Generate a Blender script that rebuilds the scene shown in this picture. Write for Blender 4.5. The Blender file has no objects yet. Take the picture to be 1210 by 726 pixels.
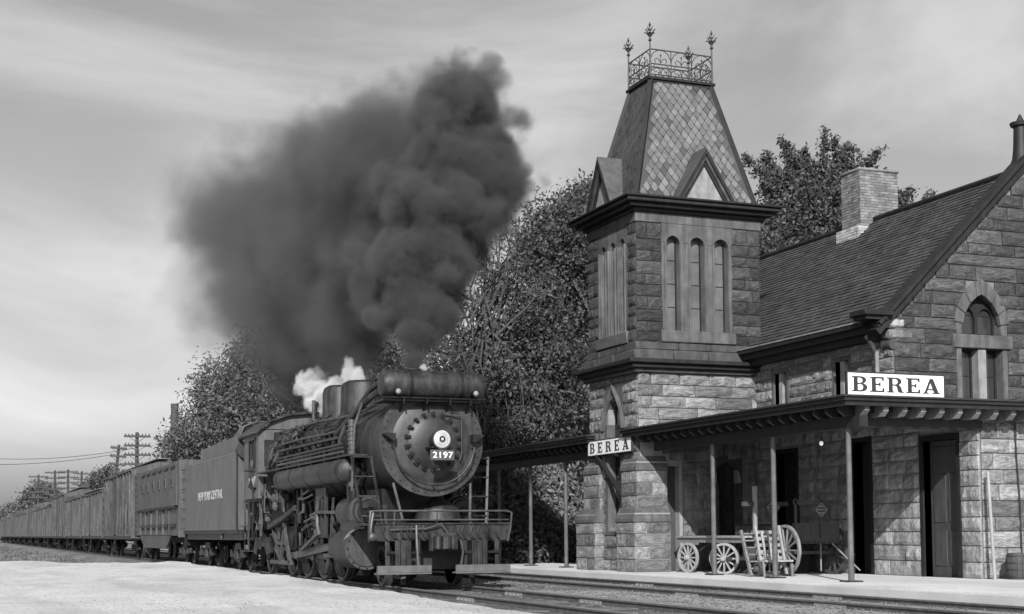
import bpy, bmesh, math, random
import numpy as np
from mathutils import Vector, Matrix, Quaternion

# ------------------------------------------------------------------ camera, sky, sun, exposure
SC = bpy.context.scene
COL = SC.collection
R = math.radians
F_PX, W_PX, H_PX = 1680.0, 1210.0, 726.0
YAW, PITCH, ROLL = math.atan(665 / 1680), R(3.5), R(0.4)
EYE = Vector((0, 0, 1.1))
SHIFT = 629 - 363 - F_PX * math.tan(PITCH)
FW = Vector((math.sin(YAW) * math.cos(PITCH), math.cos(YAW) * math.cos(PITCH), math.sin(PITCH)))
_r = Vector((math.cos(YAW), -math.sin(YAW), 0)); _u = _r.cross(FW)
RT = _r * math.cos(ROLL) - _u * math.sin(ROLL)
UP = _u * math.cos(ROLL) + _r * math.sin(ROLL)
cd = bpy.data.cameras.new('camera'); cam = bpy.data.objects.new('camera', cd); COL.objects.link(cam)
cd.sensor_width = 36; cd.sensor_fit = 'HORIZONTAL'; cd.lens = 36 * F_PX / W_PX
cd.shift_y = SHIFT / W_PX
cd.clip_start = 0.1; cd.clip_end = 6000
cam.matrix_world = Matrix(((RT.x, UP.x, -FW.x, EYE.x), (RT.y, UP.y, -FW.y, EYE.y), (RT.z, UP.z, -FW.z, EYE.z), (0, 0, 0, 1)))
SC.camera = cam
def P(px, py, n=None, t=None, z=None):
    """a pixel of the photograph as a point on the plane x=n, y=t or z=z"""
    d = FW * F_PX + RT * (px - 605) - UP * (py - 363 - SHIFT)
    for i, v in enumerate((n, t, z)):
        if v is not None: return EYE + d * ((v - EYE[i]) / d[i])

LIGHT = Vector((0.45, 1.0, -0.625)).normalized()       # the way sunlight travels
world = bpy.data.worlds.new('World'); SC.world = world; world.use_nodes = True
wn = world.node_tree; wn.nodes.clear()
def N(tree, typ, **kw):
    n = tree.nodes.new(typ)
    for k, v in kw.items():
        if k == 'i':
            for a, b in v.items(): n.inputs[a].default_value = b
        else: setattr(n, k, v)
    return n
sky = N(wn, 'ShaderNodeTexSky', sky_type='NISHITA', sun_disc=False)
sky.sun_elevation = math.asin(-LIGHT.z); sky.sun_rotation = math.atan2(-LIGHT.x, -LIGHT.y) % (2 * math.pi)
sky.air_density = 1.0; sky.dust_density = 2.5; sky.ozone_density = 1.0
bw = N(wn, 'ShaderNodeRGBToBW'); tc = N(wn, 'ShaderNodeTexCoord')
mp = N(wn, 'ShaderNodeMapping'); mp.inputs['Scale'].default_value = (1.0, 1.0, 2.6)
nz = N(wn, 'ShaderNodeTexNoise', i={'Scale': 2.1, 'Detail': 7.0, 'Roughness': .55, 'Distortion': .9})
rp = N(wn, 'ShaderNodeMapRange', interpolation_type='SMOOTHSTEP', i={'From Min': .38, 'From Max': .72, 'To Min': .66, 'To Max': 1.16})
ml = N(wn, 'ShaderNodeMath', operation='MULTIPLY'); bg = N(wn, 'ShaderNodeBackground'); wo = N(wn, 'ShaderNodeOutputWorld')
sm = N(wn, 'ShaderNodeMath', operation='POWER'); sm.inputs[1].default_value = .8      # orthochromatic film flattens the blue
wl = wn.links.new
wl(sky.outputs[0], bw.inputs[0]); wl(bw.outputs[0], sm.inputs[0]); wl(tc.outputs['Generated'], mp.inputs[0]); wl(mp.outputs[0], nz.inputs[0])
wl(nz.outputs[0], rp.inputs[0]); wl(sm.outputs[0], ml.inputs[0]); wl(rp.outputs[0], ml.inputs[1]); wl(ml.outputs[0], bg.inputs[0]); wl(bg.outputs[0], wo.inputs[0])
bg.inputs[1].default_value = 0.15
sl = bpy.data.lights.new('sun', 'SUN'); sl.energy = 4.0; sl.angle = R(.55); sl.color = (1, 1, 1)
so = bpy.data.objects.new('sun', sl); COL.objects.link(so); so.location = (-40, -60, 60)
so.rotation_euler = LIGHT.to_track_quat('-Z', 'Y').to_euler()
SC.view_settings.view_transform = 'Standard'; SC.view_settings.look = 'None'
SC.view_settings.exposure = 0.75; SC.view_settings.gamma = 1.0; SC.view_settings.use_curve_mapping = False
SC.cycles.max_bounces = 6; SC.cycles.diffuse_bounces = 3; SC.cycles.glossy_bounces = 2; SC.cycles.transparent_max_bounces = 24
SC.cycles.volume_bounces = 1; SC.cycles.volume_step_rate = 1.0; SC.cycles.volume_max_steps = 400

# ------------------------------------------------------------------ materials (a black and white photograph: all grey)
MATS = {}
def mat(name, lo, hi=None, rough=.8, scale=3.0, bump=0.0, bscale=None, metal=0.0, per=0.0, detail=5, stretch=(1, 1, 1), spec=.35, streak=0.0, island=0.0):
    """grey between lo and hi by noise; per: brightness change from object to object; island: from leaf to leaf"""
    m = bpy.data.materials.new(name); m.use_nodes = True; t = m.node_tree; t.nodes.clear(); l = t.links.new
    out = N(t, 'ShaderNodeOutputMaterial'); b = N(t, 'ShaderNodeBsdfPrincipled', i={'Roughness': rough, 'Metallic': metal, 'Specular IOR Level': spec})
    l(b.outputs[0], out.inputs[0])
    hi = lo if hi is None else hi
    co = N(t, 'ShaderNodeTexCoord'); mpn = N(t, 'ShaderNodeMapping'); mpn.inputs['Scale'].default_value = stretch
    l(co.outputs['Object'], mpn.inputs[0])
    vec = mpn.outputs[0]
    oi = N(t, 'ShaderNodeObjectInfo')
    if per:
        ad = N(t, 'ShaderNodeVectorMath', operation='ADD'); ml_ = N(t, 'ShaderNodeMath', operation='MULTIPLY'); ml_.inputs[1].default_value = 37.0
        l(oi.outputs['Random'], ml_.inputs[0]); l(vec, ad.inputs[0]); l(ml_.outputs[0], ad.inputs[1]); vec = ad.outputs[0]
    nn = N(t, 'ShaderNodeTexNoise', i={'Scale': scale, 'Detail': float(detail), 'Roughness': .6}); l(vec, nn.inputs[0])
    mr = N(t, 'ShaderNodeMapRange', i={'From Min': .3, 'From Max': .7, 'To Min': lo, 'To Max': hi}); l(nn.outputs[0], mr.inputs[0])
    val = mr.outputs[0]
    if streak:
        m2 = N(t, 'ShaderNodeMapping'); m2.inputs['Scale'].default_value = (2.2, 2.2, .25); l(co.outputs['Object'], m2.inputs[0])
        n2 = N(t, 'ShaderNodeTexNoise', i={'Scale': 3.5, 'Detail': 4.0}); l(m2.outputs[0], n2.inputs[0])
        r2 = N(t, 'ShaderNodeMapRange', i={'From Min': .35, 'From Max': .7, 'To Min': 1 - streak, 'To Max': 1 + streak}); l(n2.outputs[0], r2.inputs[0])
        mm = N(t, 'ShaderNodeMath', operation='MULTIPLY'); l(val, mm.inputs[0]); l(r2.outputs[0], mm.inputs[1]); val = mm.outputs[0]
    if per or island:
        src = oi.outputs['Random']
        if island: src = N(t, 'ShaderNodeNewGeometry').outputs['Random Per Island']
        a = per or island
        r3 = N(t, 'ShaderNodeMapRange', i={'From Min': 0.0, 'From Max': 1.0, 'To Min': 1 - a, 'To Max': 1 + a}); l(src, r3.inputs[0])
        mm = N(t, 'ShaderNodeMath', operation='MULTIPLY'); l(val, mm.inputs[0]); l(r3.outputs[0], mm.inputs[1]); val = mm.outputs[0]
    l(val, b.inputs['Base Color'])
    if bump:
        nb = N(t, 'ShaderNodeTexNoise', i={'Scale': bscale or scale * 4, 'Detail': 6.0, 'Roughness': .65}); l(vec, nb.inputs[0])
        bp = N(t, 'ShaderNodeBump', i={'Strength': 1.0, 'Distance': bump}); l(nb.outputs[0], bp.inputs['Height']); l(bp.outputs[0], b.inputs['Normal'])
    MATS[name] = m
    return m
def emis(name, c, s):
    m = mat(name, c, rough=.15); m.node_tree.nodes['Principled BSDF'].inputs['Emission Color'].default_value = (c, c, c, 1)
    m.node_tree.nodes['Principled BSDF'].inputs['Emission Strength'].default_value = s; return m
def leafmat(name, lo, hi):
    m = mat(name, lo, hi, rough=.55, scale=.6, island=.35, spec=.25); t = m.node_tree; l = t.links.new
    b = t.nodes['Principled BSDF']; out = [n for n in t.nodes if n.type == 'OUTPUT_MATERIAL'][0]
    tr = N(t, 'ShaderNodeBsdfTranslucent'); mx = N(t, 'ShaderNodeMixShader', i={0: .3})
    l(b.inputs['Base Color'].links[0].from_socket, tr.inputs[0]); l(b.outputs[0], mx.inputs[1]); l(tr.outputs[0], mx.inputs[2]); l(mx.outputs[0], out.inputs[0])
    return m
mat('stone', .115, .28, rough=.9, scale=2.4, bump=.07, bscale=7, per=.42, streak=.25)
mat('stone_grey', .04, .10, rough=.9, scale=2.4, bump=.07, bscale=7, per=.42, streak=.25)
mat('stone_sooty', .03, .08, rough=.9, scale=2.4, bump=.07, bscale=7, per=.5, streak=.2)
mat('stone_dressed', .055, .105, rough=.85, scale=3, bump=.006, bscale=20, streak=.25)
mat('stone_band', .035, .07, rough=.85, scale=3, bump=.012, bscale=12, streak=.2)
mat('mortar', .17, .27, rough=.95, scale=4, bump=.01, bscale=30)
mat('mortar_sooty', .10, .17, rough=.95, scale=4, bump=.01, bscale=30)
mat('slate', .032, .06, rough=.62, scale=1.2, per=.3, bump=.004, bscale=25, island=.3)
mat('slate_sunlit', .08, .14, rough=.6, scale=4, per=.3, bump=.004, bscale=18)
mat('slate_mid', .035, .07, rough=.6, scale=4, per=.35, bump=.004, bscale=18)
mat('trim', .009, .018, rough=.6, scale=4, bump=.003, streak=.25)
mat('trim_pale', .16, .24, rough=.6, scale=4, streak=.2)
mat('brick', .10, .20, rough=.9, scale=5, bump=.006, island=.35)
mat('brick_lit', .26, .40, rough=.9, scale=5, bump=.006, island=.25)
mat('glass', .02, .035, rough=.06, scale=1, spec=.8)
mat('dusty_glass', .07, .13, rough=.25, scale=2, spec=.6)
mat('dark_inside', .012, .02, rough=.9)  # near-black colour stands in for the shade of unlit rooms and hollows
mat('wood_dark', .03, .06, rough=.7, scale=4, stretch=(4, 4, .5), bump=.004)
mat('wood_grey', .10, .19, rough=.8, scale=5, stretch=(3, 3, .6), bump=.005, per=.2)
mat('wood_pale', .19, .29, rough=.8, scale=5, stretch=(3, 3, .6), bump=.004)
mat('iron', .022, .045, rough=.5, scale=5, metal=.2, bump=.002)
mat('loco_black', .005, .013, rough=.42, scale=2.5, bump=.003, bscale=30, streak=.4, spec=.35)
mat('loco_dusty', .009, .036, rough=.5, scale=4, bump=.006, bscale=24, streak=.5, spec=.35)
mat('loco_worn', .025, .07, rough=.5, scale=4, bump=.003, spec=.5, streak=.3)
mat('loco_pale', .13, .2, rough=.5, scale=5)
mat('smokebox_grey', .010, .036, rough=.5, scale=3.5, bump=.003, streak=.45, spec=.5)
mat('tender_grey', .06, .085, rough=.5, scale=1.6, bump=.003, bscale=20, streak=.22, spec=.45)
mat('car_steel', .048, .08, rough=.7, scale=1.3, bump=.004, bscale=14, streak=.3)
mat('car_wood', .036, .085, rough=.8, scale=1.6, bump=.005, bscale=14, streak=.35, per=.3)
mat('coal', .012, .03, rough=.5, scale=8, bump=.05, bscale=10)
mat('white_paint', .62, .75, rough=.6, scale=5, streak=.08)
mat('faded_paint', .26, .42, rough=.7, scale=9, streak=.2)
mat('black_paint', .018, .03, rough=.6, scale=5)
mat('rail_side', .05, .10, rough=.7, scale=6, bump=.003)
mat('rail_top', .45, .55, rough=.25, scale=8, metal=.6)
mat('tie_wood', .05, .11, rough=.9, scale=6, stretch=(.6, 3, 3), bump=.01, per=.3)
mat('bark', .035, .07, rough=.9, scale=6, bump=.02)
mat('concrete', .36, .46, rough=.9, scale=1.0, bump=.006, bscale=40)
mat('lamp_glass', .3, .42, rough=.08, spec=.8, scale=14); mat('post_wood', .06, .11, rough=.7, scale=4, streak=.2); mat('joint_metal', .10, .19, rough=.6, scale=8, bump=.004)
mat('clear_lens', .16, .22, rough=.1, spec=.8); mat('plate_grey', .045, .065, rough=.6); mat('footboard_wood', .06, .11, rough=.8, scale=5, bump=.004)
emis('bulb_glass', .9, .35)
leafmat('leaf', .07, .14); leafmat('leaf_dark', .05, .105); leafmat('leaf_sunlit', .11, .2)
def groundmat(name, lo, hi, s1, dark, fine=60, bump=.02):
    m = mat(name, lo, hi, rough=.95, scale=s1, bump=bump, bscale=fine, detail=8); t = m.node_tree; l = t.links.new
    b = t.nodes['Principled BSDF']; src = b.inputs['Base Color'].links[0].from_socket
    co = N(t, 'ShaderNodeTexCoord'); m2 = N(t, 'ShaderNodeMapping'); m2.inputs['Scale'].default_value = (1.0, .22, 1); l(co.outputs['Object'], m2.inputs[0])
    n2 = N(t, 'ShaderNodeTexNoise', i={'Scale': .55, 'Detail': 9.0, 'Roughness': .68, 'Distortion': .5}); l(m2.outputs[0], n2.inputs[0])
    r2 = N(t, 'ShaderNodeMapRange', interpolation_type='SMOOTHSTEP', i={'From Min': .36, 'From Max': .56, 'To Min': dark, 'To Max': 1.0}); l(n2.outputs[0], r2.inputs[0])
    n3 = N(t, 'ShaderNodeTexNoise', i={'Scale': float(fine), 'Detail': 3.0}); l(co.outputs['Object'], n3.inputs[0])
    r3 = N(t, 'ShaderNodeMapRange', i={'From Min': .3, 'From Max': .7, 'To Min': .74, 'To Max': 1.2}); l(n3.outputs[0], r3.inputs[0])
    a = N(t, 'ShaderNodeMath', operation='MULTIPLY'); c = N(t, 'ShaderNodeMath', operation='MULTIPLY')
    l(src, a.inputs[0]); l(r2.outputs[0], a.inputs[1]); l(a.outputs[0], c.inputs[0]); l(r3.outputs[0], c.inputs[1]); l(c.outputs[0], b.inputs['Base Color'])
groundmat('apron_gravel', .42, .56, .5, .8, 14, .03)
groundmat('platform_gravel', .46, .58, .6, .8, 40, .008)
groundmat('ballast', .09, .2, 1.5, .6, 18, .04)
groundmat('ballast_pale', .2, .36, 2.5, .6, 24, .05)
groundmat('earth', .13, .26, .3, .45, 10, .04)

# ------------------------------------------------------------------ mesh helpers
def basis(d):
    d = Vector(d).normalized(); a = Vector((0, 0, 1)) if abs(d.z) < .95 else Vector((0, 1, 0))
    u = d.cross(a).normalized(); return d, u, d.cross(u).normalized()
class MB:
    def __init__(s, ox=0, oy=0, oz=0): s.v = []; s.f = []; s.o = Vector((ox, oy, oz))
    def add(s, vs, fs):
        b = len(s.v); s.v += [tuple(Vector(v) + s.o) for v in vs]; s.f += [tuple(i + b for i in f) for f in fs]; return s
    def bb(s, x0, x1, y0, y1, z0, z1):
        return s.add([(x0, y0, z0), (x1, y0, z0), (x1, y1, z0), (x0, y1, z0), (x0, y0, z1), (x1, y0, z1), (x1, y1, z1), (x0, y1, z1)],
                     [(0, 3, 2, 1), (4, 5, 6, 7), (0, 1, 5, 4), (1, 2, 6, 5), (2, 3, 7, 6), (3, 0, 4, 7)])
    def bar(s, p, q, w, h, up=(0, 0, 1)):
        p, q = Vector(p), Vector(q); d = (q - p).normalized(); u = Vector(up)
        if abs(d.dot(u)) > .98: u = Vector((0, 1, 0)) if abs(d.y) < .9 else Vector((1, 0, 0))
        a = d.cross(u).normalized(); b = a.cross(d).normalized()
        vs = [c + a * (w / 2 * i) + b * (h / 2 * j) for c in (p, q) for i, j in ((-1, -1), (1, -1), (1, 1), (-1, 1))]
        return s.add(vs, [(0, 1, 2, 3), (7, 6, 5, 4), (0, 4, 5, 1), (1, 5, 6, 2), (2, 6, 7, 3), (3, 7, 4, 0)])
    def lathe(s, o, d, prof, seg=20, a0=0, a1=None):
        """prof: (distance along d, radius)"""
        o = Vector(o); d, u, w = basis(d); vs = []; fs = []; full = a1 is None; n = seg if full else seg + 1
        for (h, r) in prof:
            for k in range(n):
                a = 2 * math.pi * k / seg if full else a0 + (a1 - a0) * k / seg
                vs.append(o + d * h + (u * math.cos(a) + w * math.sin(a)) * max(r, 1e-4))
        m = len(prof)
        for i in range(m - 1):
            for k in range(n if full else n - 1):
                k2 = (k + 1) % n; fs.append((i * n + k, i * n + k2, (i + 1) * n + k2, (i + 1) * n + k))
        if full:
            if prof[0] == prof[-1]: return s.add(vs, fs)
            if prof[0][1] > 1e-3: fs.append(tuple(range(n))[::-1])
            if prof[-1][1] > 1e-3: fs.append(tuple((m - 1) * n + k for k in range(n)))
        return s.add(vs, fs)
    def cyl(s, p, q, r, r1=None, seg=12):
        p, q = Vector(p), Vector(q); return s.lathe(p, q - p, [(0, r), ((q - p).length, r if r1 is None else r1)], seg)
    def tube(s, pts, r, seg=8):
        pts = [Vector(p) for p in pts]; n = len(pts); vs = []; fs = []; rr = r if isinstance(r, (list, tuple)) else [r] * n
        d0 = (pts[1] - pts[0]).normalized(); _, u, w = basis(d0)
        for i, p in enumerate(pts):
            d = ((pts[min(i + 1, n - 1)] - pts[max(i - 1, 0)])).normalized()
            u = (u - d * u.dot(d)).normalized(); w = d.cross(u)
            vs += [p + (u * math.cos(2 * math.pi * k / seg) + w * math.sin(2 * math.pi * k / seg)) * rr[i] for k in range(seg)]
        for i in range(n - 1):
            for k in range(seg):
                k2 = (k + 1) % seg; fs.append((i * seg + k, i * seg + k2, (i + 1) * seg + k2, (i + 1) * seg + k))
        fs += [tuple(range(seg))[::-1], tuple((n - 1) * seg + k for k in range(seg))]
        return s.add(vs, fs)
    def ball(s, c, r, seg=12, sc=(1, 1, 1)):
        c = Vector(c); vs = []; fs = []; h = seg // 2
        for i in range(h + 1):
            th = math.pi * i / h
            for k in range(seg):
                a = 2 * math.pi * k / seg
                vs.append(c + Vector((math.sin(th) * math.cos(a) * r * sc[0], math.sin(th) * math.sin(a) * r * sc[1], math.cos(th) * r * sc[2])))
        for i in range(h):
            for k in range(seg):
                k2 = (k + 1) % seg; fs.append((i * seg + k, (i + 1) * seg + k, (i + 1) * seg + k2, i * seg + k2))
        return s.add(vs, fs)
    def prism(s, poly, fn, d):
        """poly: 2D outline, fn(a, b, depth) -> point"""
        n = len(poly); vs = [fn(a, b, 0) for a, b in poly] + [fn(a, b, d) for a, b in poly]
        fs = [tuple(range(n))[::-1], tuple(range(n, 2 * n))] + [(i, (i + 1) % n, n + (i + 1) % n, n + i) for i in range(n)]
        return s.add(vs, fs)
    def mesh(s, name, smooth=True):
        me = bpy.data.meshes.new(name); me.from_pydata(s.v, [], s.f)
        bm = bmesh.new(); bm.from_mesh(me); bmesh.ops.recalc_face_normals(bm, faces=bm.faces); bm.to_mesh(me); bm.free()
        if smooth:
            me.polygons.foreach_set('use_smooth', [True] * len(me.polygons)); me.set_sharp_from_angle(angle=R(38))
        return me
    def build(s, name, m, parent=None, kind=None, label=None, smooth=True, bevel=0):
        me = s.mesh(name, smooth); me.materials.append(MATS[m]); return link(name, me, parent, kind, label, bevel)
def link(name, data, parent=None, kind=None, label=None, bevel=0):
    o = bpy.data.objects.new(name, data); COL.objects.link(o)
    if parent is not None:
        o.parent = parent
        if parent.type == 'EMPTY' and parent.get('_w'): o.matrix_parent_inverse = Matrix.Translation(-parent.location)
    if kind: o['kind'] = kind
    if label: o['label'] = label
    if bevel:
        b = o.modifiers.new('bevel', 'BEVEL'); b.width = bevel; b.segments = 1; b.limit_method = 'ANGLE'; b.angle_limit = R(40)
    return o
def tag(o, label, cat, group=None, kind=None):
    o['label'] = label; o['category'] = cat
    if group: o['group'] = group
    if kind: o['kind'] = kind
    return o
def thing(name, loc, label, cat, group=None, world=True):
    o = bpy.data.objects.new(name, None); COL.objects.link(o); o.location = loc; o.empty_display_size = .3
    if world: o['_w'] = 1
    return tag(o, label, cat, group)
def copy_tree(o, parent=None):
    c = o.copy(); COL.objects.link(c)
    if parent is not None: c.parent = parent
    for ch in list(o.children): copy_tree(ch, c)
    return c
def struct(name, mb, m): return mb.build(name, m, kind='structure')
def cells(a0, a1, b0, b1, holes):
    """rectangle minus rectangular holes as rectangles"""
    xs = sorted({a0, a1, *[min(max(h[i], a0), a1) for h in holes for i in (0, 1)]}); out = []
    for x0, x1 in zip(xs, xs[1:]):
        xm = (x0 + x1) / 2; cut = sorted((h[2], h[3]) for h in holes if h[0] < xm < h[1]); z = b0
        for c0, c1 in cut:
            if c0 > z: out.append((x0, x1, z, min(c0, b1)))
            z = max(z, c1)
        if z < b1: out.append((x0, x1, z, b1))
    return out
def to_mesh(c, name, m, parent):
    t = bpy.data.objects.new('tmp', c); COL.objects.link(t); me = bpy.data.meshes.new_from_object(t.evaluated_get(bpy.context.evaluated_depsgraph_get())); bpy.data.objects.remove(t)
    me.name = name; me.materials.clear(); me.materials.append(MATS[m]); return link(name, me, parent)
def text_obj(body, size, m, X, Y, loc, parent, name='lettering', ext=.004, align='CENTER', sx=1.0):
    c = bpy.data.curves.new(name, 'FONT'); c.body = body; c.size = size; c.extrude = ext; c.align_x = align; c.align_y = 'CENTER'; c.space_character = 1.1; c.offset = .012 * size
    o = to_mesh(c, name, m, parent)
    X, Y = Vector(X), Vector(Y); Z = X.cross(Y)
    o.matrix_basis = Matrix(((X.x * sx, Y.x, Z.x, loc[0]), (X.y * sx, Y.y, Z.y, loc[1]), (X.z * sx, Y.z, Z.z, loc[2]), (0, 0, 0, 1)))
    return o
# slab-serif capitals as outlines (unit height 1): list of closed loops
def _arc(cx, cy, rx, ry, a0, a1, n=10): return [(cx + rx * math.cos(R(a0 + (a1 - a0) * k / n)), cy + ry * math.sin(R(a0 + (a1 - a0) * k / n))) for k in range(n + 1)]
def glyph(ch):
    if ch == 'E': return .84, [[(0, 0), (.8, 0), (.8, .27), (.73, .27), (.68, .09), (.32, .09), (.32, .46), (.5, .46), (.53, .37), (.59, .37), (.59, .64), (.53, .64), (.5, .55), (.32, .55), (.32, .91), (.66, .91), (.71, .75), (.78, .75), (.78, 1), (0, 1), (0, .93), (.1, .93), (.1, .07), (0, .07)]]
    if ch == 'B': return .9, [[(0, 0), (.52, 0)] + _arc(.52, .27, .34, .27, -90, 70) + _arc(.5, .76, .30, .24, -70, 90) + [(0, 1), (0, .93), (.1, .93), (.1, .07), (0, .07)],
                              [(.32, .08), (.32, .49), (.46, .49)] + _arc(.46, .285, .17, .205, 90, -90), [(.32, .56), (.32, .92), (.44, .92)] + _arc(.44, .74, .16, .18, 90, -90)]
    if ch == 'R': return .98, [[(0, 0), (.42, 0), (.42, .07), (.32, .07), (.32, .47), (.44, .47), (.56, .40), (.62, .06), (.72, 0), (.95, 0), (.95, .07), (.86, .08), (.8, .38), (.68, .5)] + _arc(.5, .745, .33, .255, -50, 90) + [(0, 1), (0, .93), (.1, .93), (.1, .07), (0, .07)],
                              [(.32, .54), (.32, .92), (.46, .92)] + _arc(.46, .73, .16, .19, 90, -90)]
    if ch == 'A': return 1.02, [[(0, 0), (.34, 0), (.34, .07), (.24, .07), (.29, .24), (.6, .24), (.66, .07), (.56, .07), (.56, 0), (1, 0), (1, .07), (.92, .07), (.6, 1), (.42, 1), (.1, .07), (0, .07)], [(.32, .32), (.45, .74), (.57, .32)]]
def sign_word(word, h, width, m, X, Y, loc, parent, wide=1.4):
    """letters spread evenly over width; loc is the lower left corner"""
    ws = [glyph(c)[0] * h * wide for c in word]; gap = (width - sum(ws)) / (len(word) - 1); x = 0
    X, Y = Vector(X), Vector(Y); Z = X.cross(Y)
    for ch, w in zip(word, ws):
        c = bpy.data.curves.new('letter', 'CURVE'); c.dimensions = '2D'; c.fill_mode = 'BOTH'; c.extrude = .004
        for loop in glyph(ch)[1]:
            s = c.splines.new('POLY'); s.points.add(len(loop) - 1); s.use_cyclic_u = True
            for p, (a, b) in zip(s.points, loop): p.co = (a * h * wide, b * h, 0, 1)
        o = to_mesh(c, 'letter', m, parent); q = Vector(loc) + X * x; x += w + gap
        o.matrix_basis = Matrix(((X.x, Y.x, Z.x, q[0]), (X.y, Y.y, Z.y, q[1]), (X.z, Y.z, Z.z, q[2]), (0, 0, 0, 1)))

# ------------------------------------------------------------------ ground, platforms
def sheet(x0, x1, y0, y1, z): return MB().add([(x0, y0, z), (x1, y0, z), (x1, y1, z), (x0, y1, z)], [(0, 1, 2, 3)])
struct('ground', sheet(-900, 1500, -60, 4000, -.34), 'earth')
LC, SCN = 9.3, 13.45                                     # centre lines of the two tracks
def bed(c, w, z, y0, y1):
    m = MB(); m.add([(c - w, y0, z), (c + w, y0, z), (c + w, y1, z), (c - w, y1, z), (c - w - .5, y0, z - .32), (c + w + .5, y0, z - .32), (c + w + .5, y1, z - .32), (c - w - .5, y1, z - .32)],
                    [(0, 1, 2, 3), (0, 3, 7, 4), (1, 5, 6, 2)]); return m
struct('ballast_bed', bed(LC + .2, 2.0, -.13, 2, 420), 'ballast')
m = MB(); m.bb(11.15, 14.75, 2, 300, -.33, -.10); struct('second_ballast_bed', m, 'ballast_pale')
# near apron: uneven raised sheet of pale gravel with a ragged far edge
rng = np.random.default_rng(5)
m = MB(); ny, nx = 130, 40; ys = np.concatenate([np.linspace(-6, 20, 30), np.linspace(20.5, 62, 100)]); vs = []; fs = []
def apron_edge(y): return 7.62 + .05 * math.sin(y * 1.3) + .04 * math.sin(y * 3.7 + 1) + (-.25 * max(0, y - 50) ** 1.35 * .35 if y > 50 else 0)
for j, y in enumerate(ys):
    e = apron_edge(y); zt = -.01 + .13 * min(max((y - 22) / 22, 0), 1)
    for i in range(nx):
        u = i / (nx - 1); x = -60 + (e + 60) * (1 - (1 - u) ** 2.5)
        z = zt + .03 * math.sin(x * .9 + y * .21) * math.sin(y * .5 - x * .3) + rng.normal(0, .006)
        far = 53 + 3.0 * math.sin(x * .37 + 1) + 2.0 * math.sin(x * .91) + 1.2 * math.sin(x * 2.3 + 2)
        if y > far: z -= min((y - far) * .06, .5)
        if i == nx - 1: z -= .05
        vs.append((x, y, z))
    vs.append((e + .05, y, -.36))
k = nx + 1
for j in range(ny - 1):
    for i in range(nx): fs.append((j * k + i, j * k + i + 1, (j + 1) * k + i + 1, (j + 1) * k + i))
m.add(vs, fs); struct('gravel_apron', m, 'apron_gravel')
m = MB(); m.bb(14.95, 40, 12, 80, -.34, .1); pf = struct('station_platform', m, 'platform_gravel')
m = MB(); m.bb(14.72, 14.95, 12, 80, -.34, .085); m.build('platform_kerb', 'concrete', pf)
# loose stones and cinders on apron and ballast
def pebbles(name, areas, n, smin, smax, m, seed):
    r = np.random.default_rng(seed); mb = MB(); vs = []; fs = []
    base = [(1, 0, 0), (-1, 0, 0), (0, 1, 0), (0, -1, 0), (0, 0, 1), (0, 0, -1)]; tri = [(0, 2, 4), (2, 1, 4), (1, 3, 4), (3, 0, 4), (2, 0, 5), (1, 2, 5), (3, 1, 5), (0, 3, 5)]
    for k in range(n):
        x0, x1, y0, y1, z = areas[k % len(areas)]; c = np.array((r.uniform(x0, x1), r.uniform(y0, y1), z)); s = r.uniform(smin, smax); a = r.uniform(0, 6.28)
        b = len(vs)
        for p in base:
            q = np.array(p) * s * r.uniform(.6, 1.3) * np.array((1, 1, .7)); vs.append((c[0] + q[0] * math.cos(a) - q[1] * math.sin(a), c[1] + q[0] * math.sin(a) + q[1] * math.cos(a), c[2] + q[2]))
        fs += [tuple(i + b for i in t) for t in tri]
    mb.v = vs; mb.f = fs; o = mb.build(name, m, smooth=False); return o
o = pebbles('ballast_stones', [(9.0, 11.2, 14, 37.6, -.12), (11.2, 14.7, 14, 37.6, -.09), (10.1, 11.4, 14, 30, -.12)], 9000, .012, .034, 'ballast', 3)
tag(o, 'loose crushed ballast stones lying between and beside the rails', 'ballast', kind='stuff')
o = pebbles('gravel_grit', [(-12, 7.5, 13, 55, .01), (2, 7.5, 14, 30, .0)], 2600, .005, .014, 'ballast_pale', 4)
tag(o, 'small dark grit scattered over the pale gravel apron', 'gravel', kind='stuff')
o = pebbles('rough_gravel', [(-60, 7.0, 60, 160, -.32), (-20, 7.2, 58, 90, -.32)], 6000, .03, .11, 'ballast', 6)
tag(o, 'rough dark gravel beside the boxcars beyond the apron', 'gravel', kind='stuff')
# low weeds beyond the apron
def tufts(name, label, n, area, h, m, seed):
    r = np.random.default_rng(seed); vs = []; fs = []
    for k in range(n):
        x = r.uniform(area[0], area[1]); y = r.uniform(area[2], area[3])
        if math.sin(x * .35) + math.sin(y * .21 + x * .1) < .1: continue
        for q in range(4):
            a = r.uniform(0, 6.28); hh = h * r.uniform(.4, 1.1); dx, dy = math.cos(a), math.sin(a); b = len(vs); w = .02
            vs += [(x - dy * w, y + dx * w, area[4]), (x + dy * w, y - dx * w, area[4]), (x + dx * hh * .5, y + dy * hh * .5, area[4] + hh)]; fs.append((b, b + 1, b + 2))
    mb = MB(); mb.v = vs; mb.f = fs; o = mb.build(name, m, smooth=False); return tag(o, label, 'weeds', kind='stuff')
tufts('weeds', 'low patchy weeds on the rough ground beside the freight cars', 9000, (-45, 7.2, 60, 190, -.34), .22, 'leaf', 8)

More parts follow.
